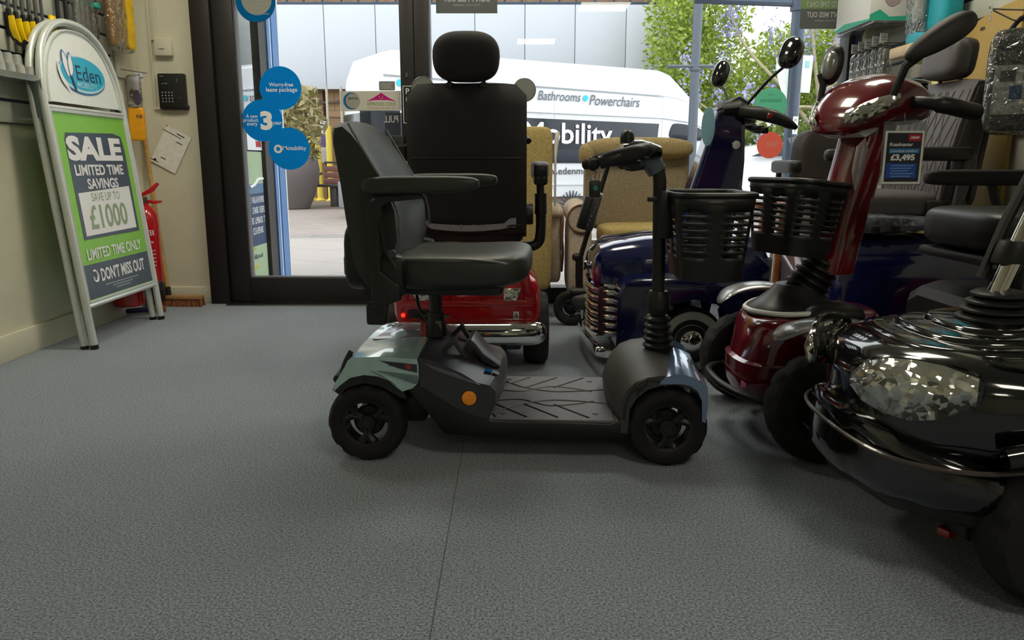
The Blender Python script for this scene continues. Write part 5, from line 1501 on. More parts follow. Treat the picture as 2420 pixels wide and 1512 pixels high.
# seat
def backslab(y):
    a = abs(y) / .238
    t_ = .02 * a ** 6
    z0, z1 = .545, 1.165
    return [(-.055 + t_, z0 + .02), (-.07 + t_, .62), (-.072 + t_, .85), (-.062 + t_, 1.08), (-.045 + t_, z1 - .03 - .12 * max(0, a - .8)), (-.02, z1 - .24 * max(0, a - .82)), (.02, z1 - .02 - .24 * max(0, a - .82)), (.045 - t_, 1.05), (.05 - t_, .8), (.045 - t_, .6), (.03 - t_, z0)]
m = MB(vinylb); shell([-.243, -.238, -.225, -.20, -.15, -.08, 0, .08, .15, .20, .225, .238, .243], backslab, m); m.fin('backrest', rs, 45)
m = MB(mat('zip_black', '#0f0e0f', .5)); m.tube([(-.074, -.22, .868), (-.076, 0, .868), (-.074, .22, .868)], .0035, 6); m.tube([(-.0735, -.225, .60), (-.075, 0, .585), (-.0735, .225, .60)], .004, 6); m.fin('back_seam', rs)
m = MB(mat('grey_pleat', '#9c9ca2', .4, vary=.1))
m.loft([[V((-.077 - .004 * math.sin(PI * k), y, z)) for y, z in ((-.20 + .4 * k, .612 - .012 * math.sin(PI * k) + (.018 if abs(k - .5) > .42 else 0)), (-.20 + .4 * k, .592 - .018 * math.sin(PI * k) + (.02 if abs(k - .5) > .42 else 0)))] + [V((-.070, -.20 + .4 * k, .59))] for k in [i / 16 for i in range(17)]])
for k in range(6):
    m.tube([(-.083, -.13 + .052 * k, .605), (-.083, -.132 + .052 * k, .58)], .002, 5)
m.fin('lumbar_strip', rs)
m = MB(vinylb); m.sq((-.03, 0, 1.265), (.10, .262, .195), .64, .60, 24, 48, f=lambda p: (p.x, p.y * (1.03 - .12 * max(0, p.z) ** 2 - .05 * max(0, -p.z)), p.z)); m.fin('headrest', rs)
m = MB(blackp)
for sg in (-1, 1):
    m.tube([(-.02, sg * .068, 1.12), (-.025, sg * .07, 1.20)], .008, 8); m.lathe([(.018, 0), (.018, .015), (.01, .018)], (-.02, sg * .068, 1.15), n=14)
m.fin('headrest_post', rs)
m = MB(vinylb); m.sq((.20, 0, .56), (.48, .47, .12), .5, .4); m.fin('seat_cushion', rs)
m = MB(blackp); m.lathe([(.035, 0), (.035, .30), (.06, .32)], (.15, 0, .2), n=16); m.box((.2, 0, .49), (.34, .36, .03), .01); m.fin('seat_post', rs)
m = MB(blackp); m.lathe([(.042, 0), (.044, .01), (.044, .028), (.04, .034)], (.0, -.237, .64), (0, -1, 0), 24); m.tube([(.02, -.22, .64), (.02, -.245, .64)], .05, 12); m.fin('recline_knob', rs)
for sg in (-1, 1):
    m = MB(blackp); y = sg * .30
    m.tube(cr([(0.02, sg * .20, .50), (0.02, sg * .27, .505), (0.02, sg * .297, .525), (0.02, sg * .305, .57), (0.02, sg * .305, .65)], 5), .022, 12)
    m.tube([(0.02, sg * .305, .64), (0.02, sg * .303, .725)], .026, 12); m.tube([(.02, sg * .303, .72), (.02, sg * .300, .80)], .017, 10)
    m.fin('armrest_tube', rs)
    m = MB(blackp); m.sq((.14, sg * .302, .82), (.34, .072, .075), .45, .4); m.box((.01, sg * .302, .79), (.06, .06, .06), .012)
    for q in (-.014, .010):
        m.use(steel); m.box((-.021, sg * .302 + q, .795), (.004, .006, .014), .001); m.use(blackp)
    m.fin('armrest_pad', rs)

# ================================================================= BLUE VINTAGE STYLE SCOOTER
bs_ = thing('mobility_scooter', 'navy blue vintage car styled scooter with chrome grille bars and whitewall wheels', 'mobility scooter', (.73, 3.4, 0), 0, world=True)
CY = 3.42
for y, w_ in ((3.11, -1), (3.70, 1)):
    wheel(bs_, (.73 - .73, y - 3.4, .136), .136, .085, rr=.55, white=True, cap=True, face=w_) if False else None
SAVE = CUR.copy(); CUR = Matrix.Identity(4)
for x in (0, 1.13):
    for y in (-.29, .29):
        wheel(bs_, (x, y, .138), .138, .085, rr=.52, white=(y < 0), cap=(y < 0), nt=60)
CUR = SAVE
def sect(w, z0, z1, r=.45, n=9):
    """upper half rounded section: (dy,z)"""
    pts = [(-w, z0)]
    for k in range(n + 1):
        a = PI - PI * k / n
        pts.append((w * sgnp(math.cos(a), r), z0 + (z1 - z0) * sgnp(math.sin(a), r)))
    return pts + [(w, z0)]
def xloft(m, st, n=9, r=.45):
    m.loft([[V((x, cy + y, z)) for y, z in sect(w, z0, z1, r, n)] for x, cy, w, z0, z1 in st])
m = MB(bluepaint)
xloft(m, [(.345, CY, .12, .36, .44), (.352, CY, .165, .34, .475), (.375, CY, .20, .33, .505), (.43, CY, .225, .32, .525), (.56, CY, .245, .31, .548), (.8, CY, .26, .30, .565), (1.0, CY, .27, .3, .56), (1.06, CY, .26, .3, .50)]); m.fin('bonnet', bs_, 32)
m = MB(chrome); m.tube([(.345, CY, .475), (.40, CY, .53), (.6, CY, .552), (.98, CY, .568)], .006, 8)
m.tube(cr([(.338, CY - .03, .40), (.328, CY, .415), (.338, CY + .03, .40)], 4), .012, 8); m.fin('bonnet_trim', bs_)
m = MB(bluepaint)
for sg in (-1, 1):
    cy = CY + sg * .265
    pf = [(.42, .12), (.425, .34), (.45, .385), (.50, .40), (.70, .405), (.86, .395), (.93, .35), (.95, .28), (.93, .16), (.895, .165), (.88, .24), (.82, .295), (.73, .315), (.64, .295), (.585, .24), (.57, .16), (.56, .11)]
    m.loft([[V((x + (.0 if True else 0), cy + dy, z - (.02 if abs(dy) > .095 and z > .33 else 0))) for x, z in pf] for dy in ((-.105, -.095, 0, .095, .105))])
m.b2(.40, .56, CY - .2, CY + .2, .12, .34, .02)
m.fin('front_wing', bs_, 30)
m = MB(chrome)
for k in range(6):
    z = .145 + .035 * k
    pts = cr([(.432, CY - .235, z), (.385, CY - .20, z), (.352, CY - .12, z), (.342, CY, z), (.352, CY + .12, z), (.385, CY + .2, z), (.43, CY + .235, z)], 5)
    m.tube(pts, .0135, 10)
for sg in (-1, 1):
    m.tube([(.44, CY + sg * .237, .12), (.44, CY + sg * .237, .36)], .014, 10); m.tube(cr([(.35, CY + sg * .11, .345), (.385, CY + sg * .20, .345), (.44, CY + sg * .237, .345)], 4), .012, 8)
m.box((.40, CY, .13), (.06, .4, .02), .005); m.fin('grille', bs_)
m = MB(mat('grille_dark_red', '#3d1a22', .4)); m.b2(.365, .44, CY - .215, CY + .215, .13, .34, .01); m.fin('grille_back', bs_)
m = MB(chrome); bp_ = cr([(.42, CY - .40, .105), (.375, CY - .395, .105), (.345, CY - .37, .108), (.325, CY - .2, .112), (.315, CY, .113), (.32, CY + .2, .113), (.335, CY + .35, .112), (.37, CY + .38, .11)], 5)
m.loft([[p + V((-.008, 0, -.022)), p + V((-.012, 0, 0)), p + V((-.008, 0, .022)), p + V((.008, 0, .022)), p + V((.008, 0, -.022))] for p in bp_]); m.sq((.355, CY - .385, .106), (.05, .04, .045), .8, .8); m.fin('front_bumper', bs_, 30)
m = MB(chrome); m.tube([(.365, CY - .15, .112), (.44, CY - .15, .14)], .01, 6); m.tube([(.365, CY + .15, .112), (.44, CY + .15, .14)], .01, 6); m.fin('bumper_bracket', bs_)
m = MB(blackp); m.b2(.42, 2.0, 3.2, 3.64, .09, .14, .01); m.tube([(.73, 3.15, .138), (.73, 3.66, .138)], .014, 8); m.tube([(1.86, 3.15, .138), (1.86, 3.66, .138)], .014, 8); m.fin('floor_pan', bs_)
m = MB(bluepaint)
xloft(m, [(1.30, CY, .30, .14, .50), (1.32, CY, .325, .13, .545), (1.36, CY, .335, .13, .56), (1.7, CY, .335, .13, .565), (1.98, CY, .32, .13, .55), (2.05, CY, .28, .15, .50), (2.07, CY, .2, .2, .42)], r=.3); m.fin('rear_body', bs_, 30)
m = MB(bluepaint)
for sg in (-1, 1):
    pts = [(1.86 + .26 * math.cos(a), .138 + .235 * math.sin(a)) for a in [PI * (1.04 - 1.08 * k / 16) for k in range(17)]]
    m.loft([[V((x, CY + sg * dy, z)), V((1.86 + (x - 1.86) * .86, CY + sg * (dy), .138 + (z - .138) * .86))] for dy in (.30,) for x, z in pts] , False, False) if False else None
    for j in range(1):
        rings = []
        for x, z in pts:
            cxx, cz = 1.86, .138
            ring = []
            for q in range(10):
                b = 2 * PI * q / 10
                rr_ = 1 + .11 * math.cos(b)
                ring.append(V((cxx + (x - cxx) * rr_, CY + sg * (.335 + .055 * math.sin(b)), cz + (z - cz) * rr_)))
            rings.append(ring)
        m.loft(rings)
m.fin('rear_wing', bs_, 40)
# dash, tiller with console
m = MB(bluepaint)
TT = [(.71, .95, .56, .06), (.765, .985, .74, .055), (.80, .99, .86, .053), (.842, .985, 1.0, .05), (.868, .975, 1.08, .045)]
m.loft([[V((x0, CY - h, z)), V((x0 + .02, CY - h - .02, z)), V((x1 - .02, CY - h - .02, z)), V((x1, CY - h, z)), V((x1, CY + h, z)), V((x1 - .02, CY + h + .02, z)), V((x0 + .02, CY + h + .02, z)), V((x0, CY + h, z))] for x0, x1, z, h in TT]); m.fin('tiller', bs_, 35)
m = MB(mat('pale_edge_trim', '#b9bcd0', .3)); m.tube([(.762, CY - .072, .74), (.862, CY - .065, 1.06)], .004, 6); m.fin('tiller_trim', bs_)
m = MB(whitep); m.lathe([(.014, 0), (.015, .004), (.001, .006)], (.945, CY - .073, .925), (0, -1, 0), 18); m.use(chrome); m.lathe([(.018, -.002), (.018, .003)], (.945, CY - .072, .925), (0, -1, 0), 18); m.fin('tiller_badge', bs_)
m = MB(leafmat('teal_screen', '#c5e6ec', '#c5e6ec')); m.prism(ell(.028, .08), (.82, CY - .085, 1.0), (1, 0, .05), (0, 0, 1), (0, -.004, 0)); m.fin('clear_disc', bs_)
m = MB(blackp)
m.loft([[V((x, CY + w * a, z + h * b)) for a, b in [(math.cos(2 * PI * j / 18), math.sin(2 * PI * j / 18)) for j in range(18)]] for x, w, z, h in ((.865, .05, 1.05, .02), (.885, .09, 1.07, .035), (.95, .11, 1.075, .045), (1.0, .10, 1.05, .045), (1.03, .05, 1.03, .02))])
m.prism([(.86, 1.07), (.95, 1.125), (.99, 1.10), (1.0, 1.06)], (0, CY - .07, 0), (1, 0, 0), (0, 0, 1), (0, .14, 0), .006)
m.fin('console', bs_, 35)
m = MB(blackp)
for sg in (-1, 1):
    m.loft([[V((x, CY + sg * yy + .03 * a, z + .028 * k * b)) for a, b in [(math.cos(2 * PI * j / 14), math.sin(2 * PI * j / 14)) for j in range(14)]] for x, yy, z, k in ((.94, .08, 1.06, .9), (1.0, .16, 1.05, 1.0), (1.06, .21, 1.03, 1.0), (1.11, .225, 1.005, .8), (1.135, .225, .99, .35))])
m.box((1.01, CY - .15, .99), (.05, .02, .02), .005); m.box((1.03, CY - .17, .98), (.03, .02, .025), .005); m.fin('handlebar', bs_, 40)
m = MB(MATS['red_lens']); m.lathe([(.012, 0), (.012, .006), (.001, .009)], (1.03, CY - .225, 1.035), (0, -1, 0), 14); m.fin('red_button', bs_)
for (bx, by, bz), (tx, ty, tz), wv in (((.975, CY - .10, 1.09), (1.085, CY - .26, 1.27), .10), ((.945, CY + .10, 1.11), (.945, CY + .24, 1.245), .075)):
    m = MB(blackp); m.tube(cr([(bx, by, bz), ((bx + tx) / 2, (by + ty) / 2, (bz + tz) / 2 - .005), (tx - .02, ty, tz - .05)], 4), .006, 8); mi = m.fin('mirror_arm', bs_)
    m = MB(blackg); m.sq((tx, ty, tz), (.07, wv, .125), .85, .8, 16, 24, rot=(0, .35, .5)); m.fin('mirror_pod', mi)
# seat
SM = Matrix.Translation(V((1.79, CY, 0))) @ Matrix.Rotation(math.radians(4), 4, 'Z')
def bseat(m, name, sharp=40):
    m2 = MB(); m2.v = [SM @ p for p in m.v]; m2.f, m2.mi, m2.mats = m.f, m.mi, m.mats
    return m2.fin(name, bs_, sharp)
m = MB(greyquilt)
def bk(y):
    a = abs(y) / .22
    k = .015 * a ** 6
    return [(-.085 + .02 * a ** 4, .68), (-.06 + k, .85), (-.02 + .01 * a ** 4, 1.0), (.02 + k, 1.14), (.05, 1.185 - .05 * max(0, a - .7)), (.075, 1.19 - .06 * max(0, a - .7))]
def bkb(y):
    a = abs(y) / .22
    return [(.075, 1.19 - .06 * max(0, a - .7)), (.105, 1.17 - .06 * max(0, a - .7)), (.11, 1.05), (.08, .85), (.04, .66), (-.085 + .02 * a ** 4, .68)]
yy = [-.22, -.213, -.19, -.1, 0, .1, .19, .213, .22]
m.loft([[V((x, y, z)) for x, z in bk(y)] + [V((x, y, z)) for x, z in bkb(y)[1:-1]] for y in yy]); bseat(m, 'backrest', 45)
m = MB(mat('stitch_dark', '#524e4f', .6, vary=0))
def onback(y, t_):
    z = .69 + .49 * t_
    P = bk(y)
    for i in range(len(P) - 1):
        if P[i][1] <= z <= P[i + 1][1]:
            s_ = (z - P[i][1]) / (P[i + 1][1] - P[i][1]); return V((P[i][0] + (P[i + 1][0] - P[i][0]) * s_ - .001, y, z))
    return V((P[-1][0], y, z))
for k in range(9):
    y0 = -.20 + .05 * k
    for sg in (-1, 1):
        pts = [onback(max(-.205, min(.205, y0 + sg * .12 * q)), .02 + .9 * q) for q in [i / 10 for i in range(11)]]
        m.tube(pts, .0014, 5)
bseat(m, 'stitching')
m = MB(mat('charcoal_side', '#35302f', .6)); 
for sg in (-1, 1):
    m.prism([(-.06, .70), (-.03, .85), (.01, 1.0), (.05, 1.15), (.095, 1.16), (.10, 1.05), (.07, .85), (.03, .68)], (0, sg * .214, 0), (1, 0, 0), (0, 0, 1), (0, sg * .012, 0), .004)
m.prism(rrect(.42, .5, .04), (.10, 0, .92), (0, 1, 0), (.12, 0, 1), (.025, 0, 0), .006); bseat(m, 'back_shell')
m = MB(greyquilt); m.sq((.045, 0, 1.275), (.10, .25, .16), .5, .5, 18, 32, rot=(0, .12, 0)); m.use(MATS['charcoal_side']); m.sq((.075, 0, 1.277), (.085, .245, .165), .5, .5, 18, 32, rot=(0, .12, 0)); bseat(m, 'headrest')
m = MB(greyquilt); m.sq((-.26, 0, .68), (.46, .46, .12), .45, .4); bseat(m, 'seat_cushion')
m = MB(blackp); m.box((-.2, 0, .61), (.36, .4, .04), .01); m.lathe([(.04, 0), (.04, .1)], (-.2, 0, .53), n=16); bseat(m, 'seat_frame')
m = MB(blackp); m.b2(-.12, .05, -.24, .24, .62, .70, .01); bseat(m, 'hinge_bar')
for sg in (-.07, .07):
    m = MB(blackp); m.tube([(.08, sg, 1.15), (.06, sg, 1.25)], .008, 8); bseat(m, 'headrest_post')
for sg in (-1, 1):
    m = MB(blackp); m.box((-.15, sg * .275, .885), (.34, .06, .055), .02); bseat(m, 'armrest_pad')
    m = MB(greyplas); m.tube([(.0, sg * .275, .87), (-.03, sg * .275, .62)], .017, 10); m.box((.0, sg * .26, .85), (.1, .03, .06), .01); bseat(m, 'armrest_post')
m = MB(amber); m.lathe([(.022, 0), (.02, .008), (.001, .01)], (2.02, CY - .30, .60), (0, -1, 0), 20); m.fin('reflector', bs_)
CUR = Matrix.Identity(4)
t = thing('wrapped_parcel', 'flat parcel wrapped in crinkled clear film lying on the blue scooter body', 'parcel', (1.55, 3.2, .57), 0)
m = MB(mat('crinkled_film', '#8d93a0', .12, metal=.6, coat=.8, vary=.5, vs=40, bump=1.0, bs=40)); m.sq((-.02, -.0, .04), (.36, .20, .07), .35, .4, 14, 44, f=lambda p: (p.x, p.y, p.z * (1 - .3 * p.x) + .18 * math.sin(13 * p.x + 3 * p.y) * math.cos(9 * p.y))); m.fin('film', t)
m = MB(blackp); m.box((-.10, -.105, .02), (.03, .014, .03), .003); m.box((-.02, -.105, .02), (.03, .014, .03), .003); m.fin('clip', t)

# ================================================================= MAROON SCOOTER WITH PRICE CARD
mr = thing('mobility_scooter', 'large maroon scooter with basket, headlamp fairing and price card facing left', 'mobility scooter', (.87, 2.44, 0), 0)
for x, y in ((.0, -.31), (.0, .31)):
    wheel(mr, (x + (.02 if y < 0 else -.02), y, .162), .162, .10, rr=.5, nt=84, face=-1 if y < 0 else 1, tread=.003)
for y in (-.31, .31):
    wheel(mr, (1.12, y, .162), .162, .11, rr=.5, nt=60, face=-1 if y < 0 else 1)
# front body
def fb(z):
    # footprint, nose towards -x
    T = {.13: (-.15, .13, .16), .165: (-.168, .155, .16), .20: (-.172, .165, .2), .245: (-.170, .175, .22), .252: (-.155, .168, .24), .30: (-.145, .175, .26), .35: (-.135, .185, .28), .375: (-.12, .18, .27), .385: (-.10, .165, .26)}
    return T[z]
m = MB(maroon)
rings = []
for z in (.13, .165, .20, .245, .252, .30, .35, .375, .385):
    x0, w, xb = fb(z)
    ring = []
    for k in range(36):
        a = 2 * PI * k / 36
        cx_ = .0
        x = (x0 * sgnp(-math.cos(a), .6) * -1 if math.cos(a) < 0 else xb * sgnp(math.cos(a), .7))
        x = x0 * sgnp(abs(math.cos(a)), .62) if math.cos(a) < 0 else xb * sgnp(math.cos(a), .7)
        ring.append(V((x, w * sgnp(math.sin(a), .75) - .02, z + (.015 * (x - x0) / .3 if z > .3 else 0))))
    rings.append(ring)
m.loft(rings); m.fin('front_cowl', mr, 40)
m = MB(maroon)
for sg in (-1, 1):
    m.loft([[V((x, sg * y, z)) for x, y, z in ((x0, .10, z0), (x0, .24, z0 - .01), (x0 + .005, .36, z0 - .035), (x0 + .01, .36, z0 - .055), (x0 + .005, .24, z0 - .03), (x0, .10, z0 - .02))] for x0, z0 in ((-.02, .365), (.05, .39), (.14, .40), (.22, .375), (.30, .30), (.36, .20), (.44, .15))])
m.fin('mudguard', mr, 35)
sgg = mat('silver_grey_guard', '#8e9092', .3, metal=.5, coat=.5)
for sg in (-1, 1):
    m = MB(sgg); pts = cr([(-.13, sg * .30, .36), (-.09, sg * .32, .392), (-.02, sg * .335, .412), (.06, sg * .335, .414), (.14, sg * .33, .395), (.2, sg * .32, .36)], 5)
    n_ = len(pts)
    m.loft([[p + V((0, .062 * k * math.cos(a), .014 * k * math.sin(a))) for a in [2 * PI * j / 14 for j in range(14)]] for p, k in [(pts[i], .25 if i == 0 else min(1, .45 + i * .14, .3 + (n_ - 1 - i) * .2)) for i in range(n_)]])
    m.fin('wheel_guard', mr)
m = MB(silverb if False else whitep); m.tube(cr([(.06, -.175, .412), (-.05, -.15, .402), (-.11, -.06, .396), (-.118, 0, .395), (-.11, .04, .396), (-.05, .12, .402), (.06, .15, .412)], 6), .008, 8); m.fin('collar_trim', mr)
m = MB(rubber2)
m.lathe([(.155, .385), (.15, .40), (.11, .425), (.08, .45), (.065, .47), (.06, .475)], (.03, -.005, 0), n=36); m.sq((.10, -.15, .40), (.18, .12, .08), .9, .9); m.sq((.10, .14, .40), (.18, .12, .08), .9, .9)
m.fin('boot_cover', mr)
m = MB(rubber2); bellows((.06, 0, .45), (.12, 0, .55), .07, .055, 5, m); m.fin('bellows', mr)
m = MB(blackp); m.tube(cr([(.05, -.24, .15), (-.06, -.24, .15), (-.15, -.20, .155), (-.205, -.10, .165), (-.215, 0, .168), (-.205, .1, .165), (-.15, .2, .155), (-.06, .24, .15), (.05, .24, .15)], 5), .013, 10)
m.b2(-.08, 1.2, -.20, .20, .10, .15, .01); m.tube([(0, -.27, .162), (0, .27, .162)], .016, 8); m.tube([(1.12, -.27, .162), (1.12, .27, .162)], .016, 8); m.box((-.02, -.22, .23), (.08, .05, .08), .01); m.fin('chassis', mr)
m = MB(MATS['dim_screen']); m.prism([(0, 0), (.025, .0), (.03, .045), (.012, .05)], (-.152, -.105, .185), (.55, -.83, 0), (0, 0, 1), (-.004, -.003, 0), .001); m.use(mat('pink_lens', '#d87fb8', .2, coat=1)); m.prism([(0, 0), (.022, .0), (.026, .026), (.006, .028)], (-.155, -.108, .165), (.55, -.83, 0), (0, 0, 1), (-.004, -.004, 0), .001); m.fin('front_lamp', mr)
# tiller, turned towards the camera
TM = Matrix.Translation(V((.135, 0, 0))) @ Matrix.Rotation(math.radians(22), 4, 'Z')
def tl(m, name, par=None, sharp=40):
    m2 = MB(); m2.v = [TM @ p for p in m.v]; m2.f, m2.mi, m2.mats = m.f, m.mi, m.mats
    return m2.fin(name, par or mr, sharp)
m = MB(maroon)
m.loft([[V((x0 + (x1 - x0) * (.5 + .5 * sgnp(math.cos(a), .6)), w * sgnp(math.sin(a), .6), z)) for a in [2 * PI * j / 24 for j in range(24)]] for x0, x1, z, w in ((-.05, .065, .51, .06), (-.045, .075, .56, .062), (-.02, .105, .70, .062), (.01, .14, .82, .066), (.04, .17, .92, .072), (.06, .19, .99, .07))]); tl(m, 'tiller_column')
m = MB(mat('pale_lilac_panel', '#b9aab0', .2, metal=.4, coat=1.0)); m.prism([(.005, .76), (-.012, .83), (.0, .90), (.03, .925), (.045, .89), (.03, .82)], (0, -.070, 0), (1, 0, 0), (0, 0, 1), (0, -.004, 0), .002); m.use(whitep); m.prism([(.0, .935), (.03, .925), (.07, .945), (.075, .955), (.02, .952)], (0, -.075, 0), (1, 0, 0), (0, 0, 1), (0, .15, 0), .003); tl(m, 'tiller_inlay')
m = MB(maroon)
m.loft([[V((x, w * sgnp(math.cos(a), .8), zc + h * sgnp(math.sin(a), .85))) for a in [2 * PI * j / 28 for j in range(28)]] for x, w, zc, h in ((-.045, .03, .955, .012), (-.038, .08, .965, .03), (-.01, .115, .985, .055), (.04, .145, 1.015, .075), (.10, .16, 1.035, .08), (.16, .16, 1.035, .07), (.22, .14, 1.02, .055), (.245, .11, 1.01, .035))]); tl(m, 'head_fairing', sharp=45)
m = MB(lensk)
for sg in (-1, 1):
    m = MB(lensk); m.loft([[V((x, sg * y, z)) for x, y, z in row] for row in (((-.050, .045, .965), (-.048, .06, .985), (-.04, .06, 1.0)), ((-.040, .085, .965), (-.030, .098, .992), (-.018, .092, 1.018)), ((-.012, .118, .975), (.0, .132, 1.005), (.012, .124, 1.035)), ((.03, .146, 1.005), (.04, .153, 1.022), (.05, .143, 1.045)), ((.055, .155, 1.028), (.06, .158, 1.036), (.065, .154, 1.045)))], cap=False, closed=False)
    o = tl(m, 'headlamp'); so = o.modifiers.new('thickness', 'SOLIDIFY'); so.thickness = .006; so.offset = 0
m = MB(blackp)
for sg in (-1, 1):
    m.tube(cr([(.12, sg * .10, 1.03), (.12, sg * .19, 1.02), (.16, sg * .235, 1.01), (.22, sg * .24, 1.0), (.275, sg * .235, .995)], 5), [.018] * 8 + [.024] * 13, 12)
m.box((.2, 0, 1.07), (.1, .18, .03), .01); m.fin('x') if False else tl(m, 'handlebar')
m = MB(blackg); m.sq((.20, -.06, 1.085), (.10, .09, .03), .7, .7); tl(m, 'dash')
CUR = Matrix.Identity(4)
for nm, p0, p1, c, d, rt in (('near', (.16, -.27, 1.03), (.17, -.30, 1.10), (.248, -.31, 1.172), (.21, .08, .066), (0, -.55, .1)), ('far', (.14, .19, 1.05), (.15, .20, 1.10), (.172, .205, 1.165), (.055, .085, .125), (0, .15, .3))):
    m = MB(blackp); m.tube([p0, p1, (c[0] - .03, c[1], c[2] - .03)], [.010, .012, .014], 8); mi = m.fin('mirror_arm', mr)
    m = MB(MATS['charcoal_side'] if nm == 'near' else blackp); m.sq(c, d, .9, .9, 18, 28, rot=rt, f=lambda p: (p.x, p.y * (1 + .25 * p.x), p.z * (1 + .25 * p.x))); pod = m.fin('mirror_pod', mi)
    if nm == 'far':
        m = MB(mirg); m.sq((c[0] - .012, c[1] - .02, c[2] - .005), (.04, .06, .09), .9, .9, 14, 20, rot=rt); m.fin('mirror_glass', pod)
BM = TM @ Matrix.Translation(V((-.145, 0, .795))) @ Matrix.Rotation(PI, 4, 'Z') @ Matrix.Rotation(-.10, 4, 'Y')
basket(mr, BM, .27, .20, .22, .22, .15)
m = MB(blackp); m.box((-.03, 0, .72), (.05, .09, .14), .008); tl(m, 'basket_bracket')
# seat and rear
m = MB(blackp); m.sq((.76, 0, .645), (.50, .50, .14), .45, .4, 20, 44, f=lambda p: (p.x, p.y, p.z - .12 * math.cos(1.5 * p.x) * (1 if p.z > 0 else 0) + (.1 if p.z > 0 else 0))); m.fin('seat_cushion', mr)
m = MB(vinylb); m.sq((.95, 0, .90), (.13, .50, .56), .4, .4, 18, 36, rot=(0, .2, 0)); m.fin('backrest', mr)
for sg in (-1, 1):
    m = MB(vinylb); m.sq((.80, sg * .305, .80), (.46, .07, .055), .4, .4, f=lambda p: (p.x, p.y * (1 - .2 * max(0, -p.x)), p.z)); m.fin('armrest_pad', mr)
    m = MB(blackp); m.tube([(.80, sg * .305, .79), (.86, sg * .30, .62), (.82, sg * .2, .57)], .015, 8); m.fin('armrest_post', mr)
m = MB(blackp); m.lathe([(.05, 0), (.05, .16)], (.70, 0, .42), n=16); m.box((.68, 0, .565), (.34, .38, .03), .01); m.fin('seat_post', mr)
m = MB(steel); m.tube(cr([(.50, -.2, .565), (.50, -.24, .56), (.55, -.245, .555), (.60, -.24, .56)], 4), .006, 6); m.fin('seat_lever', mr)
m = MB(blackp)
def rsec(x):
    k = min(1, max(0.0, (x - .52) / .05))
    return [(-.27, .15), (-.285, .30), (-.27, .40 + .02 * k), (-.2, .435 + .02 * k), (.2, .435 + .02 * k), (.27, .40 + .02 * k), (.285, .30), (.27, .15)]
m.loft([[V((x, y * s_, z0 + (z - .15) * s_ + 0)) for y, z in rsec(x)] for x, s_, z0 in ((.52, .9, .15), (.54, .98, .15), (.60, 1, .15), (1.1, 1.0, .15), (1.3, .9, .16))]); m.fin('rear_cover', mr, 30)
m = MB(maroon)
m.prism([(.80, .20), (.82, .36), (.95, .44), (1.3, .42), (1.35, .3), (1.3, .28), (1.2, .36), (1.0, .36), (.92, .28), (.90, .2)], (0, -.31, 0), (1, 0, 0), (0, 0, 1), (0, .62, 0), .01); m.fin('rear_mudguard', mr)
# price card
PC = V((1.045, 2.12, .865))
t = thing('price_card', 'hanging price card reading 3,495 pounds on the maroon scooter handlebar', 'price card', PC, .05)
t.scale = (.86, 1, .88)
m = MB(glassmat('card_sleeve', (.9, .9, .9), 1.4, 1.0, .1, body='#8c8c8c', bodyfac=.25)); m.b2(-.066, .066, -.002, .002, -.085, .105); m.fin('sleeve', t)
m = MB(whitep); m.b2(-.062, .062, -.0045, -.0025, -.08, .078); cd = m.fin('card', t)
Z = -.0052
m = MB(dkprint); m.b2(-.055, .055, Z, -.004, -.073, .072)
m.use(mat('card_red', '#b3202a', .5, vary=0)); m.b2(.012, .052, Z - .0006, Z, .048, .068); m.use(mat('card_blue', '#1b4fa8', .5, vary=0)); m.b2(-.052, .045, Z - .0006, Z, -.062, -.018); m.use(mat('card_cyan', '#2d7fb5', .5, vary=0)); m.b2(-.046, .05, Z - .0006, Z, .012, .026)
m.use(whitew); m.text('£3,495', (-.002, Z - .001, -.002), (1, 0, 0), (0, 0, 1), .078, .022, .05); m.text('Roadmaster', (-.01, Z - .001, .038), (1, 0, 0), (0, 0, 1), .075, .011, .02, .2); m.text('new', (.032, Z - .001, .058), (1, 0, 0), (0, 0, 1), .03, .008, .02, .3)
m.text('Luxurious comfort', (.0, Z - .001, .019), (1, 0, 0), (0, 0, 1), .085, .008)
m.use(mat('card_pale_blue', '#8fb0dd', .5, vary=0))
for k in range(5):
    m.b2(-.035 - .004 * (k % 2), .036 - .008 * (k % 3), Z - .001, Z - .0006, -.026 - .008 * k, -.0235 - .008 * k)
m.fin('card_print', cd)
m = MB(steel); m.tube([(0, 0, .1), (-.005, 0, .13)], .0015, 5); m.fin('cord', t)

# ================================================================= BLACK SCOOTER, NEAR RIGHT
bk_ = thing('mobility_scooter', 'glossy black scooter with large faceted headlamps in the near right corner', 'mobility scooter', (1.06, 1.66, 0), 0)
for y in (-.29, .29):
    wheel(bk_, (.0, y, .165), .165, .11, rr=.5, nt=84, face=-1 if y < 0 else 1, tread=.004)
    wheel(bk_, (1.15, y, .165), .165, .11, rr=.5, nt=48, face=-1 if y < 0 else 1)
def nose(st, n=30):
    R = []
    for x, w, z0, z1, e in st:
        zc, h = (z0 + z1) / 2, (z1 - z0) / 2
        R.append([V((x + .02 * abs(math.cos(a)) ** 3, w * sgnp(math.cos(a), e), zc + h * sgnp(math.sin(a), e))) for a in [2 * PI * j / n for j in range(n)]])
    return R
m = MB(blackg); m.loft(nose([(-.335, .07, .30, .41, .8), (-.327, .13, .28, .44, .75), (-.305, .19, .26, .463, .7), (-.255, .25, .25, .48, .62), (-.18, .29, .25, .492, .58), (-.10, .31, .26, .488, .55), (.05, .32, .32, .485, .5), (.16, .32, .34, .475, .5), (.24, .30, .35, .45, .5)])); m.fin('nose_cowl', bk_, 45)
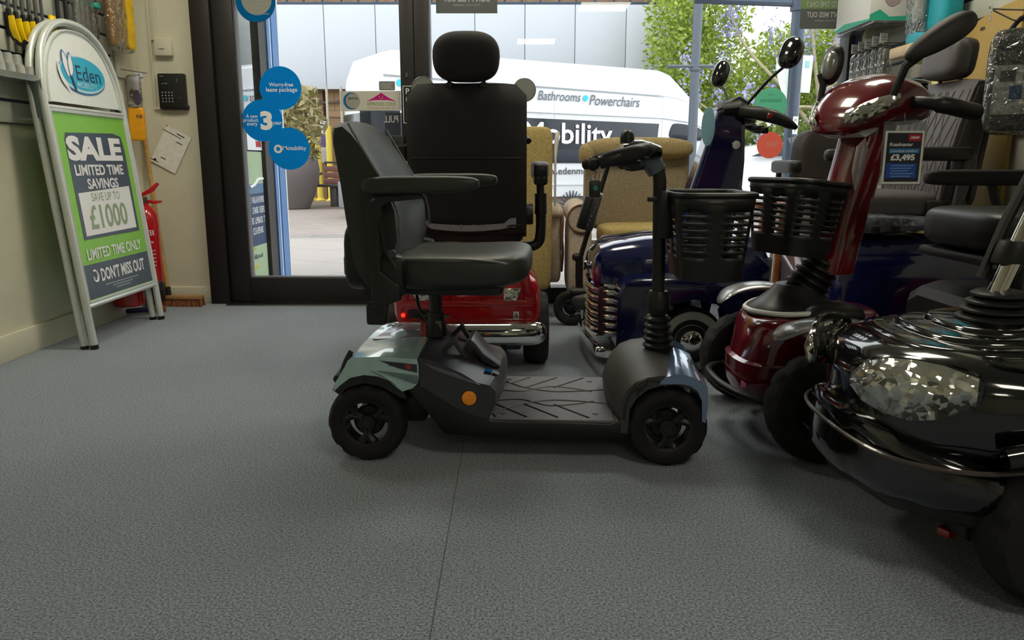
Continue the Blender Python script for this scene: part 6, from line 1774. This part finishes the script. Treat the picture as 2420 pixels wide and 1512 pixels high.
# stacked bonnet layers
for k, (z, w, x0, x1) in enumerate(((.476, .21, -.25, .18), (.491, .175, -.19, .17), (.504, .14, -.13, .16))):
    m = MB(blackg)
    out = []
    for j in range(26):
        a = 2 * PI * j / 26
        out.append(((x0 + x1) / 2 + (x1 - x0) / 2 * sgnp(math.cos(a), .7), w * sgnp(math.sin(a), .7)))
    m.loft([[V((.02 + (x - .02) * s_, y * s_, z + dz + .03 * (x - x0))) for x, y in out] for dz, s_ in ((-.02, 1.02), (0, 1.0), (.008, .97), (.011, .92))])
    m.use(chrome if k == 0 else steel)
    m.tube([V((.02 + (x - .02) * 1.005, y * 1.005, z - .002 + .03 * (x - x0))) for x, y in out], .0022, 5, closed=True)
    m.use(mat('vent_teal' + 'abc'[k], '#3f6f78', .2, coat=1)); 
    for sg in (-1, 1):
        m.sq((x0 + .10, sg * w * .75, z + .006), (.06, .03, .014), .8, .8, 10, 14)
    m.fin('bonnet_layer', bk_, 40)
for sg in (-1, 1):
    m = MB(lensk)
    rows = []
    for x, y0, z0, y1, z1 in ((-.342, .11, .402, .105, .425), (-.334, .15, .380, .14, .455), (-.312, .198, .368, .185, .474), (-.28, .236, .366, .225, .480), (-.245, .262, .378, .252, .476), (-.195, .286, .410, .28, .458)):
        rows.append([V((x - .006, sg * (y0 - .004), z0)), V((x - .012, sg * ((y0 + y1) / 2 + .012), (z0 + z1) / 2)), V((x - .004, sg * (y1 + .002), z1))])
    m.loft(rows, False, False)
    o = m.fin('headlamp', bk_, 30); so = o.modifiers.new('thickness', 'SOLIDIFY'); so.thickness = .010; so.offset = 1
    m = MB(blackg); m.tube(cr([rows[0][2], rows[1][2], rows[2][2], rows[3][2], rows[4][2], rows[5][2], rows[5][0], rows[4][0], rows[3][0], rows[2][0], rows[1][0], rows[0][0]], 4, True), .007, 6, closed=True); m.fin('headlamp_bezel', o)
m = MB(blackg)
m.loft(nose([(-.352, .10, .22, .33, .8), (-.343, .17, .19, .345, .75), (-.31, .235, .175, .34, .65), (-.25, .28, .165, .32, .6), (-.17, .312, .165, .30, .55), (-.12, .30, .18, .28, .5)])); m.fin('front_bumper', bk_, 40)
m = MB(mat('under_tray', '#211a18', .4)); m.loft(nose([(-.325, .12, .165, .25, .8), (-.28, .22, .145, .24, .6), (-.18, .28, .14, .22, .5), (-.08, .27, .14, .2, .5)])); m.fin('under_tray', bk_)
m = MB(mat('lip_brown', '#4a3f3a', .35, coat=.5)); m.tube(cr([(-.10, -.318, .292), (-.18, -.312, .285), (-.26, -.275, .282), (-.325, -.20, .282), (-.352, -.08, .285), (-.352, .08, .285), (-.325, .2, .282), (-.26, .275, .282), (-.18, .312, .285)], 5), .005, 6); m.fin('bumper_lip', bk_)
m = MB(blackg)
for sg in (-1, 1):
    pts = cr([(-.10, sg * .325, .30), (.02, sg * .345, .37), (.14, sg * .345, .385), (.26, sg * .34, .34), (.34, sg * .32, .22)], 5)
    m.loft([[p + V((0, .055 * math.cos(a), .022 * math.sin(a))) for a in [2 * PI * j / 12 for j in range(12)]] for p in pts])
m.fin('mudguard', bk_)
for sg in (-1, 1):
    m = MB(blackg); m.tube([(-.16, sg * .325, .32), (-.03, sg * .345, .355), (.25, sg * .36, .44)], .022, 10); m.fin('side_bar', bk_)
m = MB(rubber2); bellows((-.02, 0, .478), (.0, 0, .58), .085, .05, 6, m); m.fin('bellows', bk_)
m = MB(chrome); m.tube([(-.01, 0, .56), (.035, 0, .70), (.15, 0, 1.03)], .021, 16); m.fin('tiller_column', bk_)
m = MB(blackp); m.tube([(-.02, .04, .60), (.02, .045, .72), (.13, .045, 1.0)], .012, 8); m.lathe([(.034, 0), (.036, .01), (.036, .04), (.034, .05)], (.01, 0, .64), (.3, 0, 1), 20); m.tube([(.03, 0, .66), (.12, -.02, .655)], .008, 6); m.fin('tiller_cable', bk_)
m = MB(blackp); m.sq((.17, 0, 1.07), (.18, .24, .10), .6, .6); m.tube(cr([(.36, -.3, 1.0), (.25, -.24, 1.03), (.17, 0, 1.05), (.25, .24, 1.03), (.36, .3, 1.0)], 4), .018, 8); m.fin('tiller_head', bk_)
m = MB(blackp); m.b2(-.15, 1.25, -.22, .22, .10, .15, .01); m.tube([(0, -.26, .165), (0, .26, .165)], .016, 8); m.tube([(1.15, -.26, .165), (1.15, .26, .165)], .016, 8)
m.tube([(-.1, -.2, .13), (.1, -.26, .12)], .012, 6); m.fin('chassis', bk_)
m = MB(MATS['red_lens']); m.box((-.10, -.12, .085), (.12, .03, .02), .006, (0, 0, .5)); m.fin('red_strap', bk_)
m = MB(blackg); m.loft(nose([(.55, .24, .16, .42, .4), (.60, .28, .15, .46, .4), (1.0, .30, .15, .47, .4), (1.3, .28, .17, .44, .45), (1.36, .2, .2, .38, .5)])); m.fin('rear_cover', bk_)
m = MB(vinylb); m.sq((.80, 0, .64), (.50, .50, .13), .45, .4); m.fin('seat_cushion', bk_)
m = MB(vinylb); m.sq((1.10, 0, .95), (.13, .5, .6), .4, .4, rot=(0, .2, 0)); m.fin('backrest', bk_)
m = MB(blackp); m.lathe([(.05, 0), (.05, .16)], (.8, 0, .44), n=16); m.fin('seat_post', bk_)

# ================================================================= FOLDING SCOOTER BEHIND
fs_ = thing('folding_scooter', 'slim black folding scooter tiller with battery pack between the two armchairs', 'folding scooter', (.40, 4.06, 0), 0)
for x in (-.085, .13):
    wheel(fs_, (x, 0, .095), .095, .05, rr=.55, nt=48)
m = MB(greyplas); m.sq((.02, 0, .13), (.22, .12, .10), .7, .7); m.sq((-.05, 0, .185), (.1, .08, .04), .8, .8); m.tube([(-.085, 0, .095), (.13, 0, .095)], .02, 8); m.fin('front_cover', fs_)
m = MB(blackp); m.tube([(-.04, 0, .14), (-.045, 0, .25), (-.045, 0, .36)], .020, 12); m.tube([(-.045, 0, .34), (-.03, 0, .40), (.10, 0, .86)], .013, 10); m.sq((-.06, 0, .365), (.05, .05, .04), .8, .8); m.tube([(.0, -.02, .40), (-.02, -.02, .30)], .006, 6)
m.tube([(.10, -.16, .86), (.10, .16, .86)], .014, 8); m.fin('tiller_stem', fs_)
m = MB(greyplas); m.box((.005, -.02, .60), (.07, .07, .19), .012, (0, .27, 0)); m.use(blackp); m.box((-.025, -.03, .60), (.04, .07, .17), .006, (0, .27, 0)); m.use(steel)
for k in range(6):
    m.box((-.01 + .009 * k, -.068, .54 + .022 * k), (.006, .004, .012))
m.use(whitep); m.box((.04, -.03, .70), (.06, .04, .012), .003, (0, .4, 0)); m.fin('battery_pack', fs_)

# ================================================================= ARMCHAIRS BY THE WINDOW
r1 = thing('armchair', 'mustard riser armchair with its back to the room, right of the red scooter seat', 'armchair', (-.035, 4.46, 0), 0)
m = MB(mustard); m.sq((-.01, -.165, .60), (.525, .19, .88), .13, .2, 30, 48, f=lambda p: (p.x, p.y, p.z)); m.fin('backrest', r1)
m = MB(beigef)
m.sq((.265, .06, .40), (.10, .42, .44), .3, .4, 20, 32); m.sq((.265, .04, .58), (.115, .46, .09), .8, .5, 14, 32); m.fin('armrest', r1)
m = MB(beigef); m.sq((-.285, .06, .43), (.10, .42, .50), .3, .4, 20, 32); m.sq((-.285, .04, .60), (.125, .46, .10), .8, .5, 14, 32); m.fin('armrest', r1)
m = MB(mustard); m.sq((0, .08, .36), (.48, .36, .34), .3, .3); m.fin('seat_cushion', r1)
m = MB(mat('white_tag_fabric', '#dcd8cc', .7)); m.box((.275, -.15, .95), (.02, .06, .13), .004, (0, .12, 0)); m.box((.268, -.22, .80), (.012, .012, .36), .004); m.fin('fabric_flap', r1)
m = MB(mat('brown_edge', '#7b5a48', .8)); m.tube(cr([(.312, -.10, .58), (.316, -.15, .54), (.312, -.16, .45), (.318, -.15, .36), (.315, -.10, .25)], 4), .009, 6); m.use(blackp)
for sx in (-.2, .2):
    for sy in (-.2, .2):
        m.tube([(sx, sy, .0), (sx, sy, .17)], .015, 8)
m.box((0, 0, .165), (.5, .42, .04), .008); m.fin('base_frame', r1)

r2 = thing('armchair', 'beige and brown tweed armchair facing the room between folding and blue scooters', 'armchair', (.72, 4.45, 0), 0)
m = MB(brownf); m.sq((.0, .14, .72), (.60, .17, .50), .25, .3, 24, 44); m.fin('backrest', r2)
m = MB(mustard); m.use(mat('olive_tweed', '#9c8a60', .9, vary=.2, vs=90, bump=.5, bs=180)); m.sq((.0, .10, .93), (.62, .20, .13), .7, .3, 18, 40); m.sq((-.29, .06, .90), (.10, .12, .12), .8, .8); m.fin('head_cushion', r2)
m = MB(mustard); m.sq((.02, -.04, .45), (.50, .40, .13), .4, .35); m.fin('seat_cushion', r2)
for sx in (-1, 1):
    m = MB(beigef); m.sq((sx * .345, -.02, .34), (.13, .46, .46), .35, .35, 20, 36); m.tube([(sx * .345, -.25, .555), (sx * .345, .2, .575)], .072, 20); a_ = m.fin('armrest', r2)
    m = MB(mat('piping_brown' + 'lr'[sx > 0], '#6e5138', .8)); m.tube([(sx * .345 + .074 * math.cos(q), -.252, .555 + .074 * math.sin(q)) for q in [2 * PI * k / 24 for k in range(24)]], .005, 6, closed=True); m.fin('piping', a_)
m = MB(brownf); m.b2(-.28, .28, -.2, .18, .12, .40, .02); m.use(blackp)
for sx in (-.3, .3):
    for sy in (-.18, .18):
        m.tube([(sx, sy, 0), (sx, sy, .14)], .02, 8)
m.fin('base', r2)

# ================================================================= POWERED WHEELCHAIR AND WOOD BEHIND THE MAROON SCOOTER
pw = thing('powered_wheelchair', 'grey and black powered wheelchair behind the maroon scooter by the window', 'wheelchair', (1.72, 4.32, 0), 0)
m = MB(greyquilt); m.use(MATS['charcoal_side']); m.sq((.0, .1, .80), (.40, .12, .46), .5, .5, rot=(.0, .0, .5)); m.fin('backrest', pw)
m = MB(greyquilt); m.sq((-.05, -.08, .53), (.44, .40, .11), .45, .4); m.fin('seat_cushion', pw)
for sx in (-.24, .24):
    m = MB(blackp); m.sq((sx, -.06, .83), (.075, .34, .07), .4, .4); m.tube([(sx, .05, .80), (sx, .08, .5)], .016, 8); m.fin('armrest', pw)
m = MB(blackp); m.b2(-.22, .2, -.22, .2, .16, .46, .03); m.fin('base', pw)
for sx in (-.26, .26):
    for sy, rr_ in ((-.18, .09), (.10, .16)):
        m = MB(rubber); m.lathe([(rr_ * .5, 0), (rr_, .01), (rr_, .05), (rr_ * .5, .06)], (sx - .03, sy, rr_), (1, 0, 0), 28); m.use(greyplas); m.lathe([(.001, .004), (rr_ * .5, .002)], (sx - .03, sy, rr_), (1, 0, 0), 20, cap=False); m.lathe([(rr_ * .5, .058), (.001, .056)], (sx - .03, sy, rr_), (1, 0, 0), 20, cap=False); m.fin('wheel', pw)
t = thing('wooden_stand', 'slim varnished wooden stand visible between the two baskets', 'stand', (1.33, 4.05, 0), 0)
wd = mat('orange_varnish', '#b0683a', .3, vary=.25, vs=14, coat=.4)
m = MB(wd)
for x in (-.035, .06):
    m.box((x, 0, .32), (.03, .05, .64), .005, (0, .04, 0))
m.fin('leg', t)
m = MB(wd); m.box((.012, 0, .42), (.10, .03, .04), .004); m.fin('crossbar', t)
m = MB(wd); m.box((.012, 0, .64), (.2, .2, .025), .006); m.fin('top', t)
t = thing('display_step', 'cream sided dark display step behind the maroon scooter bellows', 'step', (1.62, 3.93, 0), 0)
m = MB(cream); m.prism([(-.08, 0), (-.08, .30), (.02, .40), (.3, .40), (.3, 0)], (0, 0, 0), (1, 0, 0), (0, 0, 1), (0, .012, 0), .002); m.fin('side_panel', t)
m = MB(blackp); m.b2(-.2, -.085, .02, .1, 0, .42, .01); m.fin('front_panel', t)

# ================================================================= RIGHT WALL DISPLAY
m = MB(slat); z = .98
while z < 2.6:
    m.b2(XR - .018, XR, 2.97, 4.62, z, z + .088, .002); z += .1017
m.use(navy_in); m.b2(XR - .006, XR, 2.97, 4.62, .98, 2.6)
solo(m, 'slatwall_panel', 'pale slotted display panel on the right wall beside the window', 'wall panel', (XR, 3.8, .98))
t = thing('display_board', 'tall tan board with rounded top and slot holes behind the quilted seat', 'board', (2.09, 3.72, .30), 0, world=True)
tan = mat('tan_board', '#ac904c', .6, vary=.06, vs=5)
m = MB(tan)
pl = [(3.33, .30), (4.0, .30), (4.0, 1.36)] + [(4.0 - .67 * (k / 12), 1.36 + .15 * math.sin(PI / 2 * k / 12)) for k in range(1, 13)]
m.prism(pl, (2.075, 0, 0), (0, 1, 0), (0, 0, 1), (.022, 0, 0), .004); bd = m.fin('panel', t)
m = MB(mat('slot_dark', '#4a3b1c', .6))
for y, z_ in ((3.47, 1.36), (3.50, 1.21), (3.55, 1.08), (3.60, 1.43), (3.85, 1.3)):
    m.prism(rrect(.035, .014, .006, 3), (2.0745, y, z_), (0, 1, 0), (0, 0, 1), (-.001, 0, 0))
m.fin('slot', bd)
m = MB(whitep); m.box((2.07, 3.75, .68), (.03, .02, .30), .004, (.9, 0, 0)); m.fin('diagonal_edge', t)
# wooden rail and bracket
t = thing('wooden_grab_rail', 'pale wooden rail with brackets on the right wall above the maroon fairing', 'rail', (2.08, 4.2, 1.35), 0, world=True)
m = MB(mat('beech', '#cdb890', .45, vary=.1)); m.box((1.94, 4.00, 1.39), (.05, .26, .055), .012); m.fin('rail', t)
m = MB(mat('rail_end_ochre', '#b38a3c', .5)); m.box((1.94, 3.85, 1.39), (.054, .05, .06), .012); m.fin('rail_end', t)
m = MB(cream); m.box((2.02, 3.95, 1.35), (.17, .04, .05), .006, (.5, 0, 0)); m.fin('bracket', t)
m = MB(mat('pale_yellow_arm', '#cfc282', .5)); m.tube([(2.06, 3.90, 1.33), (2.0, 3.80, 1.22), (2.0, 3.75, 1.17)], .022, 10); solo(m, 'yellow_bracket', 'pale yellow bracket arm behind the maroon scooter mirror stalk', 'bracket', (2.03, 3.85, 1.15))
# hanging stock
for i, (x, y, rz_, lab) in enumerate(((1.925, 3.06, 1.05, 'black cushion in a shiny clear bag hanging on a hook of the right wall'),)):
    t = thing('wrapped_cushion', lab, 'cushion', (x, y, .97), rz_)
    m = MB(blackp); m.sq((.0, 0, .18), (.09, .20, .36), .35, .45, 20, 36); m.fin('cushion', t)
    m = MB(whitep); m.box((-.049, .03, .15), (.004, .11, .18), .001, (0, .03, 0)); m.use(stickblue); m.box((-.053, .01, .14), (.002, .04, .05)); m.use(mat('dark_card_print', '#3a3f45', .5)); m.box((-.053, .04, .20), (.002, .05, .04)); m.fin('insert_card', t)
    m = MB(plasticbag); m.sq((-.0, 0, .18), (.125, .225, .39), .35, .45, 24, 48, f=lambda p: (p.x * (1 + .06 * math.sin(25 * p.y + 4 * p.z)), p.y, p.z)); m.fin('bag', t)
    m = MB(blackp); m.tube(cr([(0, -.06, .35), (.0, -.02, .41), (0, .02, .41), (0, .06, .35)], 4), .009, 8); m.fin('strap', t)
m = MB(steel)
for y in (3.07,):
    m.tube(cr([(2.105, y, 1.41), (2.0, y, 1.41), (1.80, y, 1.415), (1.795, y, 1.43)], 4), .003, 6); m.tube([(2.105, y, 1.365), (1.88, y, 1.375), (1.80, y, 1.41)], .003, 6)
solo(m, 'display_hook', 'wire hook holding the wrapped cushion on the right wall', 'hook', (2.1, 3.07, 1.36))
m = MB(whitew); m.box((1.792, 3.065, 1.40), (.003, .055, .055), 0, (0, 0, -.5)); m.use(lg)
for k in range(3):
    m.box((1.7895, 3.065, 1.415 - .013 * k), (.002, .035, .004), 0, (0, 0, -.5))
solo(m, 'price_tag', 'white price tag at the tip of the hook over the wrapped cushion', 'price tag', (1.792, 3.065, 1.375))
tealf = mat('teal_bag_fabric', '#1aa3b8', .5, vary=.08)
t = thing('teal_bag', 'teal bag in clear wrap hanging high on the right wall', 'bag', (2.0, 3.86, 1.40), 0)
m = MB(tealf); m.sq((.02, -.02, .33), (.10, .20, .60), .35, .4, 20, 36); m.fin('bag_body', t)
m = MB(plasticbag); m.sq((-.04, .09, .30), (.08, .14, .54), .35, .5, 20, 40, f=lambda p: (p.x, p.y * (1 + .05 * math.sin(20 * p.z)), p.z)); m.use(whitep); m.box((-.04, .09, .22), (.02, .10, .20), .004); m.fin('clear_wrap', t)
m = MB(tealf); m.box((-.03, .05, .035), (.09, .16, .06), .01, (.2, 0, 0)); m.fin('base_flap', t)
t = thing('product_box', 'white and green boxed product on the shelf at the top right of the window', 'box', (1.92, 4.37, 1.53), 0)
m = MB(whitep); m.b2(-.10, .12, -.20, .22, .03, .40, .003); m.fin('carton', t)
gm = mat('green_carton_print', '#2fae8f', .5, vary=0)
m = MB(gm); m.prism([(-.10, .03), (.12, .03), (.12, .055), (.0, .05), (-.05, .085), (-.10, .06)], (0, -.201, 0), (1, 0, 0), (0, 0, 1), (0, -.001, 0)); m.prism([(-.2, .03), (.22, .03), (.22, .045), (.1, .062), (-.2, .04)], (-.101, 0, 0), (0, 1, 0), (0, 0, 1), (-.001, 0, 0))
m.use(mat('pink_grey_print', '#a9989a', .5)); m.prism(ell(.05, .07, 24, .01, .17), (0, -.2015, 0), (1, 0, 0), (0, 0, 1), (0, -.001, 0)); m.use(dkprint); m.text('COU', (.095, -.2025, .14), (0, 0, 1), (-1, 0, 0), .08, .02, .01); m.text('k s', (-.07, -.2025, .19), (1, 0, 0), (0, 0, 1), .04, .02, .02); m.fin('carton_print', t)
m = MB(glassmat('clear_shelf', (.85, .86, .88), 1.45, 1.2, .05, body='#8d8f92', bodyfac=.35)); m.b2(1.83, 2.10, 4.14, 4.62, 1.545, 1.558, .002); solo(m, 'glass_shelf', 'thin clear shelf under the white and green box', 'shelf', (1.95, 4.3, 1.6))
m = MB(steel)
for k in range(5):
    m.tube([(2.105, 4.56 - .085 * k, 1.46), (1.93, 4.56 - .085 * k, 1.46)], .0025, 6)
solo(m, 'display_hook', 'row of wire hooks on the right wall behind the maroon scooter', 'hook', (2.1, 4.4, 1.455))
tag0 = None
CUR = Matrix.Identity(4)
for k in range(5):
    if tag0 is None:
        m = MB(whitew); m.box((0, 0, 0), (.045, .003, .05)); m.use(lg); m.box((0, -.002, .006), (.03, .001, .005)); m.box((0, -.002, -.008), (.025, .001, .005)); tag0 = m.fin('price_tag'); o = tag0
    else:
        o = tag0.copy(); COL.objects.link(o)
    o.location = (1.925, 4.56 - .085 * k, 1.475 + .002 * k); o.rotation_euler = (0, 0, .25)
    tag(o, ('first', 'second', 'third', 'fourth', 'fifth')[k] + ' white price tag from the window frame in the hook row', 'price tag', 'price tags in the hook row')
pk0 = None
for k in range(5):
    if pk0 is None:
        pk0 = thing('hanging_pack', 'x', 'pack', (0, 0, 0), .25, 'clear packs on the hook row')
        m = MB(plasticbag); m.sq((0, 0, -.10), (.07, .05, .19), .4, .6, 16, 28, f=lambda p: (p.x * (1 + .06 * math.sin(18 * p.z)), p.y, p.z)); m.fin('clear_pack', pk0)
        m = MB(steel); m.tube([(0, 0, -.03), (0, 0, -.17)], .012, 10); m.use(blackp); m.tube([(0.01, 0, -.15), (.01, 0, -.19)], .016, 10); m.use(whitep); m.box((0, -.02, -.05), (.05, .004, .05), .001); m.fin('contents', pk0); o = pk0
    else:
        o = dup(pk0, (0, 0, 0), .25, 'x')
    o.location = (1.945, 4.57 - .085 * k, 1.455)
    o['label'] = ('first', 'second', 'third', 'fourth', 'fifth')[k] + ' clear pack from the window frame on the hook row'
